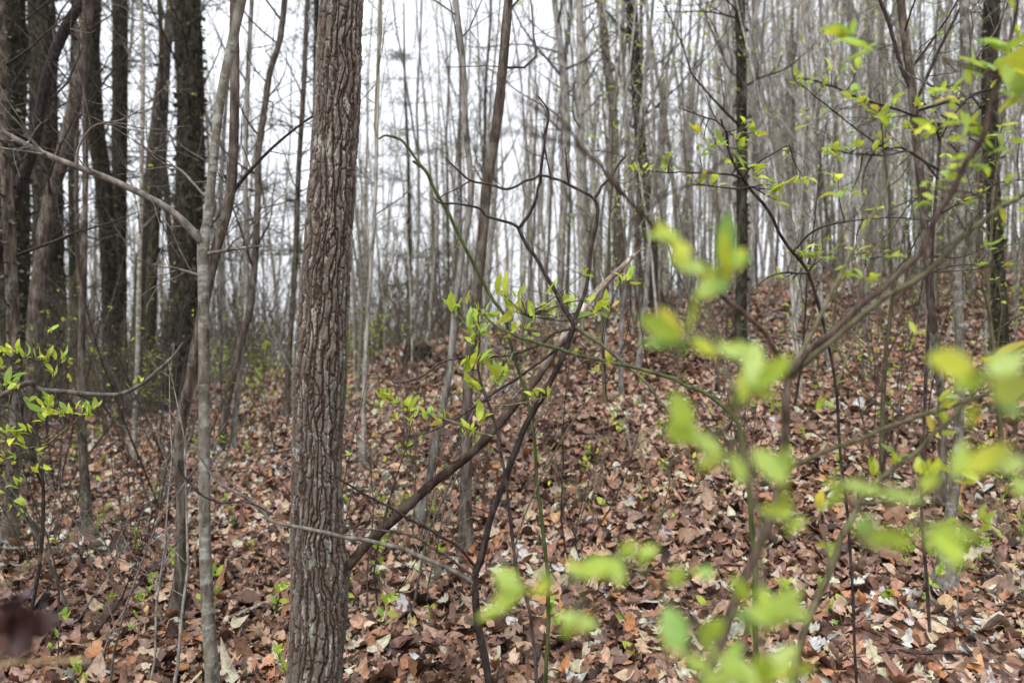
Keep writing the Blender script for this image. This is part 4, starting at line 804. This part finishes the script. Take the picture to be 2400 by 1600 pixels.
TALL = [brush(rg, 1, 3.0, 'twig_grey', 0, .013, name="thin_sapling", spread=.08, nb=14), brush(rg, 1, 3.6, 'twig', 0, .016, name="thin_sapling", spread=.08, nb=16), brush(rg, 2, 2.6, 'red_stem', 16, .012, name="thin_sapling", spread=.12, nb=12), brush(rg, 1, 4.2, 'olive_stem', 26, .018, name="thin_sapling", spread=.06, nb=18)]
TANG = [brush(rg, 6, 2.2, 'olive_stem', 20, .010, 5, .5, "tangled_shrub", .03, 3, 12), brush(rg, 7, 2.6, 'twig', 10, .010, 5, .5, "tangled_shrub", .03, 3, 12)]
GREENB = [brush(rg, 5, 1.9, 'olive_stem', 60, .008, 4, .3, "leafing_bush", .04, 4, 9), brush(rg, 4, 1.3, 'olive_stem', 80, .006, 4, .3, "leafing_bush", .04, 4, 8)]
scatter(BR, 36, 1350, 2500, 4.3, 15, "thin bare shrub growing out of the leaf litter on the open slope", "shrub", "bare shrubs on the slope", power=.8, clear=.4)
scatter(BR, 26, 820, 1350, 4.6, 16, "thin bare shrub in the leaves beyond the broken dead limb", "shrub", "bare shrubs beyond the dead limb", power=.8, clear=.4)
scatter(BR, 11, -100, 680, 4.2, 16, "thin bare shrub in the leaves near the slim trees and mossy trunks", "shrub", "bare shrubs near the mossy trunks", power=.8, clear=.4)
scatter(BR, 5, 800, 1120, 3.6, 5.2, "fine twiggy bare shrub in the leaves beside the furrowed trunk's dead limb", "shrub", "twiggy shrubs by the furrowed trunk", clear=.2)
scatter(BR, 6, 20, 420, 3.3, 5.5, "fine twiggy bare shrub in the near leaves left of the smooth sapling", "shrub", "twiggy shrubs left of the sapling", clear=.2)
scatter([POLES[k] for k in (2, 3, 5, 6)], 44, 1330, 2600, 8, 15.5, "very slim bare young tree rooted in the open leafy slope in front of the stand", "tree", "young trees on the open slope", sc=.62, power=.8, clear=.5)
scatter([POLES[k] for k in (2, 3, 5, 6)], 10, 820, 1330, 10, 18, "very slim bare young tree rooted among leaves beyond the broken dead limb", "tree", "young trees beyond the dead limb", sc=.6, power=.8, clear=.5)
scatter(TALL, 46, 1400, 2550, 5.5, 16, "thin upright sapling on the slope in front of the dense stand", "sapling", "thin saplings on the slope", power=.8, clear=.4)
scatter(TALL, 34, 0, 1300, 7, 20, "thin upright sapling standing among the trees of the open woods", "sapling", "thin saplings in the open woods", power=.8, clear=.4)
scatter(TANG, 18, -300, 400, 6, 14, "tangled shrub with small green leaves around the dark mossy trunks", "shrub", "tangled shrubs at the mossy trunks", clear=.5)
scatter(TANG, 4, 2150, 2700, 6, 12, "tangled shrub with small green leaves around the shaggy dark tree", "shrub", "tangled shrubs by the shaggy tree", clear=.5)
scatter(GREENB, 22, 100, 880, 13, 26, "distant yellow green leafing bush under the bare trees", "bush", "leafing bushes in the open woods", clear=.6)
scatter(GREENB, 4, 1900, 2600, 9, 14, "yellow green leafing bush among the poles at the slope's edge", "bush", "leafing bushes by the poles", clear=.6)

def seedling(rg, n, h, size):
    root = empty("green_seedling", (0, 0, 0)); b = MB(); lb = MB(); tips = []
    p, rr = grow((0, 0, -.02), (rg.normal(0, .2), rg.normal(0, .2), 1), h, .0018, 4, .12, .05, rg, .6); b.tube(p, rr, 4)
    st = b.build("stem", M['green_stem'], root, color=False)
    pos = [p[2], p[3], p[4], p[4]][:n]; put_leaves(lb, pos, [np.array((0, 0, 1.0))] * len(pos), rg, 3, size, .9, wid=(.5, .7), tint=np.array((.8, .9, 1.0)))
    fo = lb.build("foliage", M['leaf'], root); kids(root, st, fo); return root
SEED = [seedling(rg, 3, .12, .045), seedling(rg, 4, .20, .04), seedling(rg, 2, .08, .05), seedling(rg, 4, .30, .045)]
scatter(SEED, 170, 50, 2400, 3.4, 12, "small fresh green seedling poking up through the brown leaves", "seedling", "green seedlings in the leaf litter", power=1.1, clear=.15)

def stick(u, v, du, dv, w, label, mat='dead'):
    d = ground_d(u, v); a = P(u, v, d); d2 = ground_d(u + du, v + dv); e = P(u + du, v + dv, d2)
    n = 9; t = np.linspace(0, 1, n)[:, None]; q = a * (1 - t) + e * t; k = np.random.default_rng(int(u + v)); q = q + k.normal(0, .012, q.shape)
    q[:, 2] = gz(q[:, 0], q[:, 1]) + .05 + .02 * k.random(n); b = MB(); b.tube(cr(q, 4), np.linspace(w, w * .4, (n - 1) * 4 + 1) / 2 / F * d, 7, .1, 3)
    tag(b.build("fallen_stick", M[mat], origin=q[0], color=False), label, "stick")
stick(1640, 742, -85, -28, 9, "dark rotten stick lying on the hillside crest beside the dark leafy trunk", 'stump')
stick(300, 1240, 140, -70, 9, "crooked dark stick lying in the leaves left of the smooth sapling", 'twig')
stick(985, 1520, -120, -190, 10, "pale bent stick lying in the leaves below the broken limb")
stick(2010, 1040, 190, 50, 8, "grey stick lying across the leaves behind the sloping stems")
stick(1500, 1500, 190, -60, 8, "thin pale stick in the leaves under the blurred bright leaves")
stick(2280, 1380, 110, -20, 9, "dark stick lying beside the pale blotched tree's foot", 'twig')
stick(620, 1440, -130, 60, 9, "brown stick lying between the smooth sapling and the furrowed trunk")
stick(1240, 1180, 170, 40, 6, "thin grey stick on the leaves right of the thorny green stem", 'twig_grey')
stick(1880, 990, -150, -40, 7, "pale stick on the slope left of the big shrub's fork", 'twig_grey')
stick(700, 1060, -210, 40, 8, "long grey stick across the leaves behind the furrowed trunk", 'twig_grey')

def fallen_twig(rg, L, w):
    p, r = grow((0, 0, .03), (1, rg.normal(0, .2), 0), L, w, 7, .13, 0, rg, .35); p[:, 2] = .02 + .03 * rg.random(len(p)); b = MB(); b.tube(p, r, 5, .08, 2)
    for m in (2, 4):
        q, qr = grow(p[m], unit(p[m] - p[m - 1] + rg.normal(0, .5, 3) * np.array((1, 1, .3))), L * .35, w * .5, 4, .15, 0, rg, .4); q[:, 2] = np.abs(q[:, 2] - .02) + .02; b.tube(q, qr, 4)
    return b.build("fallen_twig", M['twig_grey' if w > .006 else 'twig'], color=False)
FT = [fallen_twig(rg, .7, .006), fallen_twig(rg, 1.1, .009), fallen_twig(rg, .45, .004), fallen_twig(rg, 1.7, .013)]
scatter(FT, 64, 50, 2400, 3.3, 13, "forked bare twig lying fallen on the brown leaf litter", "twig", "fallen twigs on the leaf litter", clear=.25)
from mathutils import Vector, Matrix
for o in [o for o in COL.objects if o.name.startswith("fallen_twig")]:      # lay each twig along the slope
    h = rg.uniform(0, 6.28); L = o.dimensions.x; x, y = o.location.x, o.location.y; dx, dy = math.cos(h) * L, math.sin(h) * L
    ax = Vector((dx, dy, float(gz(x + dx, y + dy)) - o.location.z)).normalized(); sd = Vector((0, 0, 1)).cross(ax).normalized()
    o.rotation_euler = Matrix((ax, sd, ax.cross(sd))).transposed().to_euler(); o.location.z += .03

def stump():
    d = ground_d(980, 856); c = P(980, 856, d); k = np.random.default_rng(2); root = empty("old_stump", c, "low dark rotten stump with green moss on the leafy rise", "stump")
    z = np.array([-.15, 0, .06, .14, .2, .235, .25]); r = np.array([.30, .235, .205, .19, .185, .17, .10]) * d / 13.0 * 1.15; hz = z * 1.45 * d / 13.0
    q = np.stack([c[0] + .12 * hz, c[1] + 0 * hz, c[2] + hz], -1); s = cr(np.hstack([q, r[:, None]]), 5); b = MB(); b.tube(s[:, :3], s[:, 3], 40, .22, 8)
    V = b.V[0]; top = V[:, 2] > c[2] + .15 * d / 13; V[top, 2] += (vnoise(V[top, 0] * 14, V[top, 1] * 14, 5) - .6) * .13
    n = len(s); ctr = s[-1, :3] - np.array((0, 0, .06)); ring = V[-40:]; b.add(np.vstack([ring, ring * .3 + ctr * .7]), np.array([(i, (i + 1) % 40, 40 + (i + 1) % 40, 40 + i) for i in range(40)]))
    b.build("stump_wood", M['stump'], root, color=False)
    lb = MB(); N = 50; i = k.integers(0, len(V), N); o = unit(V[i] - c); lb.leaves(V[i], unit(o + k.normal(0, .5, (N, 3))), o, np.stack([k.uniform(.02, .05, N)] * 2, -1), SIMPLE, k.normal(0, .5, N), k.normal(0, .4, N), np.array([(.03, .05, .012)]) * np.exp(k.normal(0, .3, (N, 1)))); lb.build("moss_clumps", M['needle'], root)
stump()
